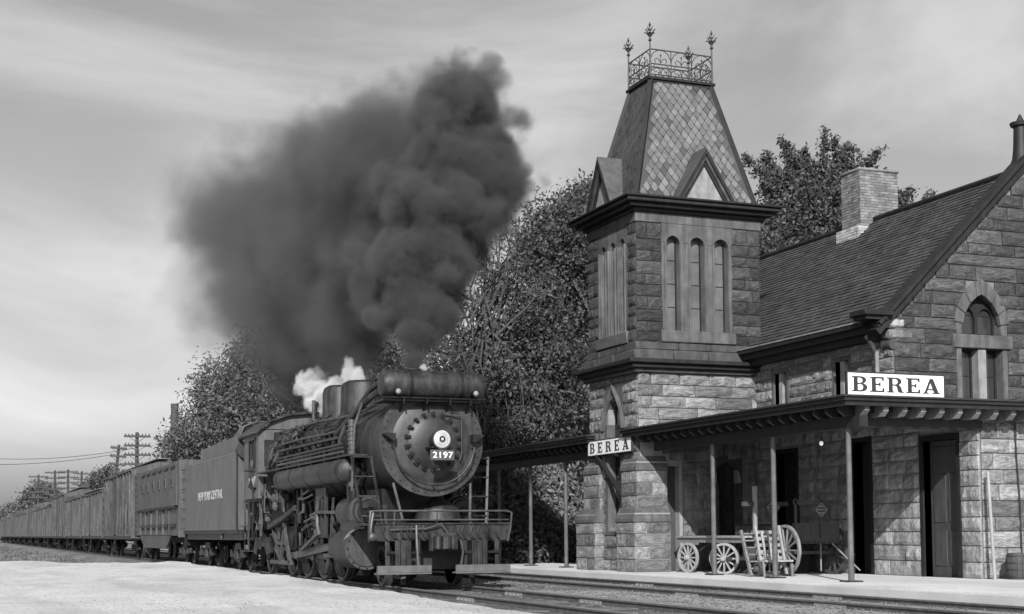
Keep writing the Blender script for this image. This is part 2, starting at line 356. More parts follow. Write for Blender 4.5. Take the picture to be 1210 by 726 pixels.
# ------------------------------------------------------------------ tracks
def track(c, label, y0, y1, ties_to, joints):
    root = thing('railway_track', (c, y0, 0), label, 'track')
    for sx in (-1, 1):
        x = c + sx * .755; mb = MB()
        mb.prism([(-.07, -.172), (.07, -.172), (.07, -.158), (.012, -.14), (.012, -.045), (.036, -.03), (.036, -.004), (-.036, -.004), (-.036, -.03), (-.012, -.045), (-.012, -.14), (-.07, -.158)], lambda a, b, d, x=x: (x + a, y0 + d, b), y1 - y0)
        rl = mb.build('rail', 'rail_side', root, smooth=False)
        MB().bb(x - .031, x + .031, y0, y1, -.005, .001).build('rail_head', 'rail_top', rl)
        for j in joints.get(sx, []):
            jb = MB(); s = -1
            for s in (-1, 1):
                jb.prism([(.016, -.145), (.075, -.155), (.05, -.12), (.03, -.05), (.016, -.045)], lambda a, b, d, x=x, s=s: (x + s * a, j + d, b), .85)
                for q in range(4): jb.cyl((x + s * .02, j + .12 + q * .2, -.095), (x + s * .085, j + .12 + q * .2, -.095), .024, seg=6)
            jb.build('joint_bar', 'joint_metal', root)
    t0 = MB(); t0.bb(-1.3, 1.3, -.115, .115, -.3, -.118); tm = t0.mesh('tie'); tm.materials.append(MATS['tie_wood'])
    sp = MB()
    r = random.Random(int(c * 10)); y = y0 + .3; k = 0
    while y < ties_to:
        o = link('tie', tm, root); o.location = (c + r.uniform(-.04, .04), y, .012 + r.uniform(-.01, .006)); o.rotation_euler = (0, 0, r.uniform(-.02, .02))
        for sx in (-1, 1):
            for s2 in (-1, 1):
                sp.bb(c + sx * .755 + s2 * .085 - .022, c + sx * .755 + s2 * .085 + .022, y - .05, y - .01, -.16, -.105)
            sp.bb(c + sx * .755 - .13, c + sx * .755 + .13, y - .1, y + .1, -.16, -.132)
        y += .54; k += 1
    sp.build('spikes', 'rail_side', root, kind='stuff', smooth=False)
    return root
track(LC, 'ballasted railway track under the locomotive and freight train', 8, 300, 50, {1: [21.4, 24.9], -1: [23.4]})
track(SCN, 'empty railway track between the train and the station platform', 8, 260, 50, {1: [20.6, 27.6], -1: [18.3, 22.9]})

# ------------------------------------------------------------------ station
ST = thing('station_building', (20, 29, .1), 'sandstone railway station with a steep roofed corner tower and gabled slate roof', 'station')
GT, NW = 25.76, 19.22
SV = []
for k in range(12):
    r = random.Random(100 + k); mb = MB(); nx_, nz_ = 5, 4; vs = []; fs = []
    for j in range(nz_ + 1):
        for i in range(nx_ + 1):
            edge = i in (0, nx_) or j in (0, nz_); u = i / nx_; w = j / nz_
            if i in (1, nx_ - 1): u += (.5 - u) * r.uniform(-.08, .12)
            vs.append((u, -.45 if edge else -r.uniform(.62, 1.0), w))
    for j in range(nz_):
        for i in range(nx_): a = j * (nx_ + 1) + i; fs.append((a, a + 1, a + nx_ + 2, a + nx_ + 1))
    ring = [i for i in range(nx_ + 1)] + [j * (nx_ + 1) + nx_ for j in range(1, nz_ + 1)] + [nz_ * (nx_ + 1) + i for i in range(nx_ - 1, -1, -1)] + [j * (nx_ + 1) for j in range(nz_ - 1, 0, -1)]
    b = len(vs); vs += [(vs[q][0], .3, vs[q][2]) for q in ring]; n = len(ring)
    for q in range(n): fs.append((ring[q], b + q, b + (q + 1) % n, ring[(q + 1) % n]))
    mb.add(vs, fs); SV.append((vs, fs, mb.mesh('stone', smooth=False)))
_sm = {}
def stone_mesh(k, m):
    if (k, m) not in _sm:
        me = SV[k][2].copy(); me.materials.append(MATS[m]); _sm[(k, m)] = me
    return _sm[(k, m)]
def ashlar(parent, face, plane, a0, a1, z0, z1, holes, m, seed, clip=None, joined=False, depth=.085, course=(.27, .31, .35), wid=(.45, 1.1), name='stone'):
    r = random.Random(seed); z = z0; J = MB(); J.v = []; J.f = []; ci = 0
    while z < z1 - .08:
        h = r.choice(course)
        if z1 - z - h < .17: h = z1 - z
        lo, hi = a0, a1
        if clip: lo, hi = clip(z + h * .45); lo, hi = max(lo, a0), min(hi, a1)
        spans = [(lo, hi)]
        for (h0, h1, hz0, hz1) in holes:
            if hz0 < z + h * .6 and hz1 > z + h * .4:
                ns = []
                for s0, s1 in spans:
                    if h1 <= s0 or h0 >= s1: ns.append((s0, s1)); continue
                    if h0 > s0: ns.append((s0, h0))
                    if h1 < s1: ns.append((h1, s1))
                spans = ns
        for s0, s1 in spans:
            a = s0; first = True
            while a < s1 - .02:
                w = r.uniform(*wid)
                if first and ci % 2: w *= .55
                first = False
                if s1 - a - w < wid[0] * .6: w = s1 - a
                g = .011; k = r.randrange(12); d = depth * r.uniform(.75, 1.25)
                if joined:
                    vs, fs, _ = SV[k]; b = len(J.v)
                    for (u, y, q) in vs:
                        if face == 'y': J.v.append((a + g + u * (w - 2 * g), plane + y * d, z + g + q * (h - 2 * g)))
                        else: J.v.append((plane + y * d, a + w - g - u * (w - 2 * g), z + g + q * (h - 2 * g)))
                    J.f += [tuple(i + b for i in f) for f in fs]
                else:
                    o = link(name, stone_mesh(k, m), parent)
                    if face == 'y': o.location = (a + g, plane, z + g)
                    else: o.location = (plane, a + w - g, z + g); o.rotation_euler = (0, 0, -math.pi / 2)
                    o.scale = (w - 2 * g, d, h - 2 * g)
                a += w
        z += h; ci += 1
    if joined:
        o = J.build('stonework', m, parent, kind='stuff', smooth=False)
def slab(face, plane, thick, a0, a1, z0, z1, holes):
    mb = MB()
    for (c0, c1, d0, d1) in cells(a0, a1, z0, z1, holes):
        if face == 'y': mb.bb(c0, c1, plane, plane + thick, d0, d1)
        else: mb.bb(plane, plane + thick, c0, c1, d0, d1)
    return mb
def lancet_head(mb, face, plane, thick, a0, a1, z0, z1, apex, n=6, flat=False):
    """block a0..a1 by z0..z1 with a pointed arch cut from below (springing at z0)"""
    mid = (a0 + a1) / 2; w = (a1 - a0) / 2
    for s in (-1, 1):
        arc = [(mid + s * w * (1 - (k / n) ** 1.6), z0 + (apex - z0) * math.sin(k / n * math.pi / 2) ** .9) for k in range(n + 1)]
        if flat: arc = [(mid + s * w, z0), (mid + s * w * .85, z0 + (apex - z0) * .45), (mid + s * w * .5, z0 + (apex - z0) * .8), (mid, apex)]
        poly = [(mid + s * w, z0)] + arc[1:] + [(mid, z1), (mid + s * w, z1)]
        fn = (lambda a, b, d: (a, plane + d, b)) if face == 'y' else (lambda a, b, d: (plane + d, a, b))
        mb.prism(poly, fn, thick)
def window(parent, face, plane, a0, a1, z0, z1, rows=4, colsn=1, glass='dusty_glass', fr=.035, frame='trim', bar=.02):
    mb = MB(); q = .05
    def put(b, c0, c1, d0, d1, p0, p1):
        if face == 'y': b.bb(c0, c1, p0, p1, d0, d1)
        else: b.bb(p0, p1, c0, c1, d0, d1)
    for c in ((a0, a0 + fr, z0, z1), (a1 - fr, a1, z0, z1), (a0 + fr, a1 - fr, z0, z0 + fr), (a0 + fr, a1 - fr, z1 - fr, z1)): put(mb, *c, plane, plane + q)
    W = mb.build('window', frame, parent)
    pa = (a1 - a0 - 2 * fr) / colsn; pz = (z1 - z0 - 2 * fr) / rows
    for i in range(colsn):
        for j in range(rows):
            g = MB(); put(g, a0 + fr + i * pa + bar / 2, a0 + fr + (i + 1) * pa - bar / 2, z0 + fr + j * pz + bar / 2, z0 + fr + (j + 1) * pz - bar / 2, plane + .025, plane + .035); g.build('pane', glass, W)
    for i in range(1, colsn): b = MB(); put(b, a0 + fr + i * pa - bar / 2, a0 + fr + i * pa + bar / 2, z0 + fr, z1 - fr, plane + .012, plane + .045); b.build('glazing_bar', frame, W)
    for j in range(1, rows): b = MB(); put(b, a0 + fr, a1 - fr, z0 + fr + j * pz - bar / 2, z0 + fr + j * pz + bar / 2, plane + .014, plane + .043); b.build('glazing_bar', frame, W)
    return W
def ring(n0, n1, t0, t1, e, z0, z1): return MB().bb(n0 - e, n1 + e, t0 - e, t1 + e, z0, z1)

# tower ------------------------------------------------------------
TN0, TN1, T0, T1 = 15.82, 19.38, 31.48, 34.3
MB().bb(TN0 + .4, TN1 - .02, T0 + .4, T1 - .02, 0, 9.1).build('tower_core', 'dark_inside', ST)
lowY = [(16.58, 16.95, .1, 2.72), (18.03, 18.64, .95, 2.85)]; lowX = [(32.42, 33.22, 1.2, 4.45)]
tw = slab('y', T0 + .02, .36, TN0 + .02, TN1, 0, 5.1, lowY); tw.f += []
lw = tw.build('tower_lower_wall', 'mortar', ST)
slab('x', TN0 + .02, .36, T0 + .38, T1, 0, 5.1, lowX).build('side_wall', 'mortar', lw)
ashlar(lw, 'y', T0 + .02, TN0 + .86, TN1, .1, 3.3, [(16.5, 17.03, .1, 2.8), (17.93, 18.74, .85, 3.0)], 'stone', 1, joined=True)
ashlar(lw, 'y', T0 + .02, TN0, TN1, 3.3, 5.06, [], 'stone', 2, course=(.25, .29, .33))
ashlar(lw, 'x', TN0 + .02, T0, T1, .1, 5.06, [(32.3, 33.34, 1.1, 4.75)], 'stone', 3, course=(.27, .31))
hx = MB(); lancet_head(hx, 'x', TN0 - .03, .25, 32.3, 33.34, 3.85, 4.75, 4.5)
hx.bb(TN0 - .03, TN0 + .3, 32.3, 32.44, 1.1, 3.85); hx.bb(TN0 - .03, TN0 + .3, 33.2, 33.34, 1.1, 3.85); hx.bb(TN0 - .04, TN0 + .3, 32.3, 33.34, 1.0, 1.1)
hx.build('arch_surround', 'stone_dressed', lw)
# hood mould over the arch
hm = MB(); hm.tube([(TN0 - .05, 32.25, 3.7), (TN0 - .05, 32.3, 4.1), (TN0 - .05, 32.55, 4.5), (TN0 - .05, 32.82, 4.8), (TN0 - .05, 33.09, 4.5), (TN0 - .05, 33.34, 4.1), (TN0 - .05, 33.39, 3.7)], .06, 6); hm.build('hood_mould', 'stone_dressed', lw)
window(lw, 'x', TN0 + .2, 32.44, 33.2, 1.1, 4.45, 5, 2, 'glass')
wl_ = MB(); lancet_head(wl_, 'y', T0 - .03, .3, 17.93, 18.74, 2.3, 3.0, 2.84); wl_.bb(17.93, 18.05, T0 - .03, T0 + .3, .95, 2.3); wl_.bb(18.62, 18.74, T0 - .03, T0 + .3, .95, 2.3); wl_.bb(17.9, 18.77, T0 - .07, T0 + .3, .85, .95)
wl_.build('arch_surround', 'stone_band', lw)
window(lw, 'y', T0 + .2, 18.05, 18.62, .95, 2.84, 5, 3, 'glass')
MB().bb(16.58, 16.95, T0 + .25, T0 + .31, .1, 2.72).build('tower_door', 'wood_dark', lw)
MB().prism([(16.5, 3.02), (17.55, 3.1), (17.45, 3.32), (16.5, 3.22)], lambda a, b, d: (a, T0 - .1 + d, b), .2).build('porch_lintel', 'stone_dressed', lw)
# corner buttresses, stone by stone
def buttress(c0, c1, d0, d1, ex, ey0, ey1, seed):
    """footprint c0..c1 (across) by d0..d1 (along); it steps out by ex, ey0, ey1"""
    r = random.Random(seed); z = .1; bp = MB(); B = None
    levels = [(.1, 1.35, 1.0), (1.65, 2.62, .5)]
    for (z0, z1, k) in levels: bp.bb(c0 - ex * k + .035, c1 - .01, d0 - ey0 * k + .035, d1 + ey1 * k - .035, z0 - (.35 if z0 > 1 else 0), z1 + .2)
    B = bp.build('buttress', 'mortar', ST)
    for (z0, z1, k) in levels:
        n = 4 if k == 1 else 3; h = (z1 - z0) / n
        for j in range(n):
            zz = z0 + j * h
            x0, x1, y0, y1 = c0 - ex * k, c1, d0 - ey0 * k, d1 + ey1 * k
            # near face stones
            cut = r.uniform(.35, .6) if j % 2 else 1
            segs = [(x0, x0 + (x1 - x0) * cut), (x0 + (x1 - x0) * cut, x1)] if cut < 1 else [(x0, x1)]
            for s0, s1 in segs:
                o = link('stone', stone_mesh(r.randrange(12), 'stone'), B); o.location = (s0 + .012, y0 + .04, zz + .012); o.scale = (s1 - s0 - .024, .055, h - .024)
            cut = r.uniform(.4, .6) if j % 2 == 0 else 1
            segs = [(y0, y0 + (y1 - y0) * cut), (y0 + (y1 - y0) * cut, y1)] if cut < 1 else [(y0, y1)]
            for s0, s1 in segs:
                o = link('stone', stone_mesh(r.randrange(12), 'stone'), B); o.location = (x0 + .04, s1 - .012, zz + .012); o.rotation_euler = (0, 0, -math.pi / 2); o.scale = (s1 - s0 - .024, .055, h - .024)
        zt = z1; k2 = .5 if k == 1 else 0
        a = (c0 - ex * k - .02, c1, d0 - ey0 * k - .02, d1 + ey1 * k + .02); b = (c0 - ex * k2 - .03, c1, d0 - ey0 * k2 - .03, d1 + ey1 * k2 + .03)
        q = MB(); q.add([(a[0], a[2], zt - .03), (a[1], a[2], zt - .03), (a[1], a[3], zt - .03), (a[0], a[3], zt - .03), (a[0], a[2], zt + .06), (a[1], a[2], zt + .06), (a[1], a[3], zt + .06), (a[0], a[3], zt + .06), (b[0], b[2], zt + .33), (b[1], b[2], zt + .33), (b[1], b[3], zt + .33), (b[0], b[3], zt + .33)],
                        [(0, 3, 2, 1), (0, 1, 5, 4), (1, 2, 6, 5), (2, 3, 7, 6), (3, 0, 4, 7), (4, 5, 9, 8), (5, 6, 10, 9), (6, 7, 11, 10), (7, 4, 8, 11), (8, 9, 10, 11)])
        q.build('weathering', 'stone_dressed', B, smooth=False, bevel=.015)
buttress(TN0, 16.55, T0, 32.2, .3, .3, 0, 21)
buttress(TN0, 16.55, 33.5, T1, .3, 0, .35, 22)
# string course, dark plinth of the upper storey
for e, z0, z1, m_ in ((.14, 5.04, 5.14, 'stone_band'), (.26, 5.14, 5.25, 'trim'), (.37, 5.25, 5.36, 'trim')): ring(TN0, TN1 - .3, T0, T1, e, z0, z1).build('string_course', m_, ST, bevel=.02)
pl = ring(TN0, TN1, T0, T1, -.02, 5.36, 5.95).build('plinth', 'mortar_sooty', ST)
rr = random.Random(7)
for (z0, h, e) in ((5.37, .24, .12), (5.62, .19, .06)):
    a = TN0 - e
    while a < TN1 - .1:
        w = min(rr.uniform(.9, 1.5), TN1 + e - a); MB().bb(a + .006, a + w - .006, T0 - e, T0 + .1, z0, z0 + h).build('plinth_block', 'stone_band', pl, bevel=.02); a += w
    a = T0 - e + .02
    while a < T1 - .1:
        w = min(rr.uniform(.9, 1.5), T1 + e - a); MB().bb(TN0 - e - .002, TN0 + .1, a + .006, a + w - .006, z0, z0 + h).build('plinth_block', 'stone_band', pl, bevel=.02); a += w
# upper storey
upY = [(16.55, 18.52, 5.95, 8.95)]; upX = [(31.95, 33.62, 5.95, 8.95)]
uw = slab('y', T0 + .02, .3, TN0 + .02, TN1, 5.81, 9.05, upY).build('tower_upper_wall', 'mortar_sooty', ST)
slab('x', TN0 + .02, .3, T0 + .32, T1, 5.81, 9.05, upX).build('side_wall', 'mortar_sooty', uw)
slab('x', TN1 - .02, .02, T0 + .32, T1, 5.36, 9.05, []).build('back_wall', 'mortar_sooty', uw)
ashlar(uw, 'y', T0 + .02, TN0, TN1, 5.81, 8.82, upY, 'stone_sooty', 4, course=(.26, .3, .33), wid=(.4, .9))
ashlar(uw, 'x', TN0 + .02, T0, T1, 5.81, 8.82, upX, 'stone_sooty', 5, course=(.26, .3, .33), wid=(.4, .9))
def lancets(face, plane, a0, a1, lights, z0, zs, apex, z1):
    mb = MB(); edges = [a0] + [e for l in lights for e in l] + [a1]
    for k in range(0, len(edges), 2):
        c = (edges[k], edges[k + 1]); (mb.bb(c[0], c[1], plane, plane + .28, z0, zs) if face == 'y' else mb.bb(plane, plane + .28, c[0], c[1], z0, zs))
    S = mb.build('lancet_surround', 'stone_dressed', uw, bevel=.02)
    hd = MB(); c = a0
    for (l0, l1) in lights:
        lancet_head(hd, face, plane + .003, .27, l0, l1, zs, z1, apex, flat=True)
    for k in range(0, len(edges), 2):
        q = (edges[k], edges[k + 1]); (hd.bb(q[0], q[1], plane + .003, plane + .27, zs, z1) if face == 'y' else hd.bb(plane + .003, plane + .27, q[0], q[1], zs, z1))
    hd.build('lancet_head', 'stone_dressed', uw)
    si = MB(); (si.bb(a0 - .05, a1 + .05, plane - .08, plane + .28, z0 - .3, z0) if face == 'y' else si.bb(plane - .08, plane + .28, a0 - .05, a1 + .05, z0 - .3, z0)); si.build('sill', 'stone_dressed', uw, bevel=.02)
    for (l0, l1) in lights:
        window(uw, face, plane + .2, l0 + .002, l1 - .002, z0, apex + .02, 4, 1, 'dusty_glass', .03)
        for k in (0, 1):   # slim colonnette at each side
            e = l0 - .03 if k == 0 else l1 + .03
            cc = MB(); cc.cyl((e, plane - .02, z0) if face == 'y' else (plane - .02, e, z0), (e, plane - .02, zs) if face == 'y' else (plane - .02, e, zs), .035, seg=8); cc.build('colonnette', 'stone_dressed', uw)
lancets('y', T0 - .02, 16.52, 18.56, [(16.66, 17.05), (17.34, 17.75), (18.03, 18.44)], 6.12, 8.36, 8.54, 8.84)
lancets('x', TN0 - .02, 31.92, 33.65, [(32.06, 32.4), (32.62, 32.96), (33.18, 33.52)], 6.12, 8.36, 8.54, 8.84)
ring(TN0, TN1, T0, T1, .03, 8.84, 9.08).build('frieze', 'stone_dressed', ST)
for e, z0, z1 in ((.12, 9.08, 9.17), (.27, 9.17, 9.27), (.40, 9.27, 9.37), (.46, 9.37, 9.43)): ring(TN0, TN1, T0, T1, e, z0, z1).build('cornice', 'trim', ST, bevel=.02)
# steep roof
RB = (TN0 + .02, TN1 - .06, T0 + .02, T1 - .05, 9.43); RTp = (16.76, 18.52, 32.36, 33.56, 12.82)
b4 = [(RB[0], RB[2], RB[4]), (RB[1], RB[2], RB[4]), (RB[1], RB[3], RB[4]), (RB[0], RB[3], RB[4])]; t4 = [(RTp[0], RTp[2], RTp[4]), (RTp[1], RTp[2], RTp[4]), (RTp[1], RTp[3], RTp[4]), (RTp[0], RTp[3], RTp[4])]
RF = MB().add(b4 + t4, [(0, 1, 5, 4), (1, 2, 6, 5), (2, 3, 7, 6), (3, 0, 4, 7), (4, 5, 6, 7)]).build('tower_roof', 'slate', ST, smooth=False)
for i in range(4): MB().bar(Vector(b4[i]), Vector(t4[i]), .13, .1).build('hip_flashing', 'trim', RF)
for e, z0, z1 in ((.05, 12.72, 12.80), (.10, 12.80, 12.88)): ring(RTp[0], RTp[1], RTp[2], RTp[3], e, z0, z1).build('deck_moulding', 'trim', RF, bevel=.015)
def slates(face, m, individual, w=.215, seed=1, skip=.03):
    r = random.Random(seed)
    if face == 'y': A, B, C, D = map(Vector, (b4[0], b4[1], t4[1], t4[0]))
    else: A, B, C, D = map(Vector, (b4[3], b4[0], t4[0], t4[3]))
    nrm = (B - A).cross(D - A).normalized(); L = ((C + D) / 2 - (A + B) / 2).length; X = (B - A).normalized(); Y = nrm.cross(X)
    mid0 = (A + B) / 2; hw0 = (B - A).length / 2; hw1 = (C - D).length / 2; cm = ((D + C) / 2 - mid0); skew = cm.dot(X) / L
    ph = .16; s0 = .02; row = 0; J = MB()
    shape = [(0, -.5), (.26, -.3), (.48, -.02), (.46, .06), (.22, .3), (.06, .5), (-.06, .5), (-.22, .3), (-.46, .06), (-.48, -.02), (-.26, -.3)]
    vs = [(a * w * .9, b * ph * 2 * .84, 0) for a, b in shape]
    me = MB().prism([(a, b) for a, b, _ in vs], lambda a, b, d: (a, b, d), .012).mesh('roof_slate', smooth=False)
    mm = {}
    for q in ('slate_sunlit', 'slate_mid'):
        c = me.copy(); c.materials.append(MATS[q]); mm[q] = c
    while s0 + ph < L - .05:
        f = (s0 + ph) / L; hw = hw0 + (hw1 - hw0) * f - .09; k = -int(hw / w) - 1
        while True:
            a = (k + (.5 if row % 2 else 0)) * w; k += 1
            if a > hw - w * .45: break
            if a < -hw + w * .45: continue
            pos = mid0 + X * (a + skew * (s0 + ph)) + Y * (s0 + ph) + nrm * (.012 + r.uniform(0, .006))
            M = Matrix(((X.x, Y.x, nrm.x, pos.x), (X.y, Y.y, nrm.y, pos.y), (X.z, Y.z, nrm.z, pos.z), (0, 0, 0, 1))) @ Matrix.Rotation(r.uniform(-.03, .03), 4, 'X') @ Matrix.Rotation(r.uniform(-.025, .025), 4, 'Z')
            if r.random() < skip: continue
            if individual:
                patch = math.sin(a * 2.1 + 1) + math.sin(s0 * 1.9 + a) > 1.15 and s0 > 1.5
                o = link('roof_slate', mm['slate_mid' if patch and r.random() < .75 or r.random() < .05 else m], RF); o.matrix_basis = M
            else: J.add([M @ Vector(v.co) for v in me.vertices], [tuple(p.vertices) for p in me.polygons])
        s0 += ph; row += 1
    if not individual: J.build('small_slates', m, RF, kind='stuff', smooth=False)
slates('y', 'slate_sunlit', True, seed=1); slates('x', 'slate', False, seed=2)  # sunlit slope coloured paler than the side slope, light put into the slate colour
# gablets over the cornice
def gablet(face, mid, hw, front, back, z0, apex):
    fn = (lambda a, b, d: (a, front + d, b)) if face == 'y' else (lambda a, b, d: (front + d, a, b))
    G = MB().prism([(mid - hw + .1, z0), (mid + hw - .1, z0), (mid, apex - .16)], fn, .3)
    G = MB().prism([(mid - hw + .14, z0), (mid + hw - .14, z0), (mid, apex - .24)], lambda a, b, d: fn(a, b, d + .16), .1).build('gablet', 'trim_pale', RF, smooth=False)
    for k, (ins, dep, m_) in enumerate(((0, 0, 'trim'), (.085, .05, 'loco_worn'), (.16, .1, 'trim'))):
        for s in (-1, 1):
            sl = (apex - z0) / hw; th = .085
            p = [(mid + s * (hw - ins), z0), (mid, apex - ins * sl), (mid, apex - ins * sl - th * sl), (mid + s * (hw - ins - th), z0)]
            MB().prism(p, lambda a, b, d, dep=dep: fn(a, b, d + dep), .2 - dep * .5).build('raking_moulding', m_, G, smooth=False)
    for s in (-1, 1):
        d = back - front
        q = [fn(mid + s * (hw + .05), z0 - .03, .012), fn(mid, apex + .05, .012), fn(mid, apex + .05, d), fn(mid + s * (hw + .05), z0 - .03, d), fn(mid + s * hw, z0 - .06, .012), fn(mid, apex - .02, .012), fn(mid, apex - .02, d), fn(mid + s * hw, z0 - .06, d)]
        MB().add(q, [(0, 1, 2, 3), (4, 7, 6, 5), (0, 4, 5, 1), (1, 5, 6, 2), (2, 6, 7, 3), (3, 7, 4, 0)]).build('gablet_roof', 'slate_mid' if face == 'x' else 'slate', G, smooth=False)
gablet('y', 17.66, .82, T0 - .36, 32.3, 9.43, 10.75); gablet('x', 32.95, .74, TN0 - .36, 16.7, 9.43, 10.75)
# iron cresting
def crest(p, q, n):
    p, q = Vector(p), Vector(q); d = q - p; L = d.length; d.normalize(); Z = Vector((0, 0, 1)); c = MB()
    for h in (.06, .34, .72): c.bar(p + Z * h, q + Z * h, .02, .028)
    w = L / n; pt = lambda a, h: p + d * a + Z * h
    for k in range(n):
        a = k * w
        if k: c.bar(pt(a, 0), pt(a, .72), .016, .016)
        for s in (0, 1):
            f = (lambda u, a=a: a + u * w) if s == 0 else (lambda u, a=a: a + (1 - u) * w)
            c.tube([pt(f(0), .36), pt(f(.02), .48), pt(f(.14), .62), pt(f(.34), .70), pt(f(.6), .72)], .011, 5)
            c.tube([pt(f(.5), .38), pt(f(.42), .46), pt(f(.3), .5), pt(f(.2), .44), pt(f(.26), .38)], .011, 5)
            c.tube([pt(f(.5), .08), pt(f(.45), .2), pt(f(.3), .27), pt(f(.15), .2), pt(f(.22), .12), pt(f(.32), .15)], .011, 5)
            c.tube([pt(f(0), .1), pt(f(.08), .22), pt(f(.22), .33)], .01, 5)
        c.bar(pt(a + w / 2, .36), pt(a + w / 2, .58), .012, .012); c.ball(pt(a + w / 2, .58), .028, 6)
    return c
cz = RTp[4] + .06; k4 = [(RTp[0] - .03, RTp[2] - .03, cz), (RTp[1] + .03, RTp[2] - .03, cz), (RTp[1] + .03, RTp[3] + .03, cz), (RTp[0] - .03, RTp[3] + .03, cz)]
for i in range(4): crest(k4[i], k4[(i + 1) % 4], 3 if i % 2 == 0 else 2).build('cresting_panel', 'iron', RF)
for i in range(4):
    x, y, z = k4[i]; f = MB(); f.cyl((x, y, z - .1), (x, y, z + 1.4), .032, .012, 8); z += .2; f.lathe((x, y, z + .72), (0, 0, 1), [(0, .03), (.03, .05), (.06, .03), (.14, .02)], 8)
    f.lathe((x, y, z + .9), (0, 0, 1), [(0, .015), (.04, .05), (.08, .015)], 8); f.lathe((x, y, z + 1.1), (0, 0, 1), [(0, .012), (.05, .035), (.14, .004)], 8)
    for a in range(4):
        dx, dy = math.cos(a * math.pi / 2 + .4), math.sin(a * math.pi / 2 + .4)
        f.tube([(x, y, z + .84), (x + dx * .06, y + dy * .06, z + .9), (x + dx * .16, y + dy * .16, z + 1.0), (x + dx * .2, y + dy * .2, z + .96)], [.024, .022, .014, .006], 5); f.tube([(x, y, z + 1.0), (x + dx * .05, y + dy * .05, z + 1.03), (x + dx * .1, y + dy * .1, z + 1.1)], [.016, .014, .005], 5)
    f.build('finial', 'iron', RF)

# main block -------------------------------------------------------
slX = [(26.68, 27.34, .1, 3.08), (29.65, 30.55, .95, 2.98), (27.38, 27.96, 4.1, 5.0), (30.0, 30.58, 4.1, 5.0), (23.72, 24.82, .1, 2.95)]
TWL = slab('x', NW, .34, 23.05 + .34, 37.6, 0, 3.5, slX).build('track_side_wall', 'mortar', ST)
slab('x', NW, .34, GT + .34, 37.6, 3.5, 5.55, slX).build('upper_course', 'mortar', TWL)
MB().bb(NW + .5, 26.5, GT + .6, 37.6, 0, 5.5).build('inner_core', 'dark_inside', TWL)
MB().bb(NW + .5, 26.5, 23.5, GT + .55, 0, 3.4).build('wing_core', 'dark_inside', TWL)
ashlar(TWL, 'x', NW, 23.05, 34, .1, 3.5, [(a - .1, b + .1, c, d + .1) for a, b, c, d in slX], 'stone', 11, joined=True, course=(.29, .33), wid=(.5, 1.2))
ashlar(TWL, 'x', NW, GT, 31.5, 3.5, 5.5, [(a - .06, b + .06, c, d) for a, b, c, d in slX], 'stone', 12, course=(.27, .31))
for (a, b, c, d) in slX:
    s = MB(); s.bb(NW - .05, NW + .3, a - .1, a, c, d); s.bb(NW - .05, NW + .3, b, b + .1, c, d); s.bb(NW - .052, NW + .3, a - .1, b + .1, d, d + .12); s.build('jamb_surround', 'stone_dressed' if c > 3.5 else 'trim', TWL)
    if c > 3.5:
        MB().bb(NW - .03, NW + .2, (a + b) / 2 - .07, (a + b) / 2 + .07, c, d).build('mullion', 'trim_pale', TWL)
        for q0, q1 in ((a, (a + b) / 2 - .07), ((a + b) / 2 + .07, b)): window(TWL, 'x', NW + .18, q0, q1, c, d, 2, 1, 'glass', .03)
        MB().bb(NW - .08, NW + .2, a - .12, b + .12, c - .1, c).build('sill', 'stone_dressed', TWL)
    elif c > .5:
        window(TWL, 'x', NW + .2, a, b, c, d, 2, 2, 'glass', .06, 'trim'); MB().bb(NW - .1, NW + .3, a - .15, b + .15, c - .1, c).build('sill', 'stone_dressed', TWL)
def panel_door(a, b, c, d):
    D = MB().bb(NW + .17, NW + .22, a, b, c, d).build('door', 'wood_dark', TWL); w = b - a
    for (u0, u1, z0, z1) in ((.1, .46, .08, .34), (.54, .9, .08, .34), (.1, .46, .4, .76), (.54, .9, .4, .76), (.1, .9, .82, .96)):
        MB().bb(NW + .15, NW + .172, a + u0 * w, a + u1 * w, c + z0 * (d - c), c + z1 * (d - c)).build('door_panel', 'wood_dark', D, bevel=.012)
    MB().ball((NW + .12, a + .08, c + 1.05), .03, 8).build('door_knob', 'iron', D)
panel_door(23.72, 24.82, .1, 2.95)
MB().bb(NW + .25, NW + .3, 26.68, 27.34, .1, 3.08).build('door', 'dark_inside', TWL)
# wing front wall (low, under the canopy)
WG = slab('y', 23.05, .34, NW, 27, 0, 3.5, []).build('wing_wall', 'mortar', ST)
ashlar(WG, 'y', 23.05, NW, 23.2, .1, 3.5, [], 'stone', 13, course=(.29, .33))
w_ = MB(); w_.tube([(20.05, 22.97, 3.4), (20.06, 22.96, 2.6), (20.12, 22.96, 1.6), (20.14, 22.97, .6)], .018, 6); w_.build('wall_cable', 'black_paint', WG)
# gable
AP = (22.98, 9.38); sl_ = (AP[1] - 5.72) / (AP[0] - NW)
GW = slab('y', GT, .34, 20.4, 25.4, 3.4, 6.75, [(21.02, 22.2, 3.95, 6.45)])
fn = lambda a, b, d: (a, GT + d, b)
GW.prism([(NW, 3.4), (20.4, 3.4), (20.4, 5.72 + (20.4 - NW) * sl_), (NW, 5.72)], fn, .34)
e2 = 2 * AP[0] - NW; GW.prism([(25.4, 3.4), (e2, 3.4), (e2, 5.72), (25.4, 5.72 + (e2 - 25.4) * sl_)], fn, .34)
xa = 20.4; GW.prism([(20.4, 6.75), (25.4, 6.75), (25.4, 5.72 + (e2 - 25.4) * sl_), AP, (20.4, 5.72 + (20.4 - NW) * sl_)], fn, .34)
GW = GW.build('gable_wall', 'mortar_sooty', ST, smooth=False)
clip = lambda z: ((NW if z < 5.72 else NW + (z - 5.72) / sl_), 24.2)
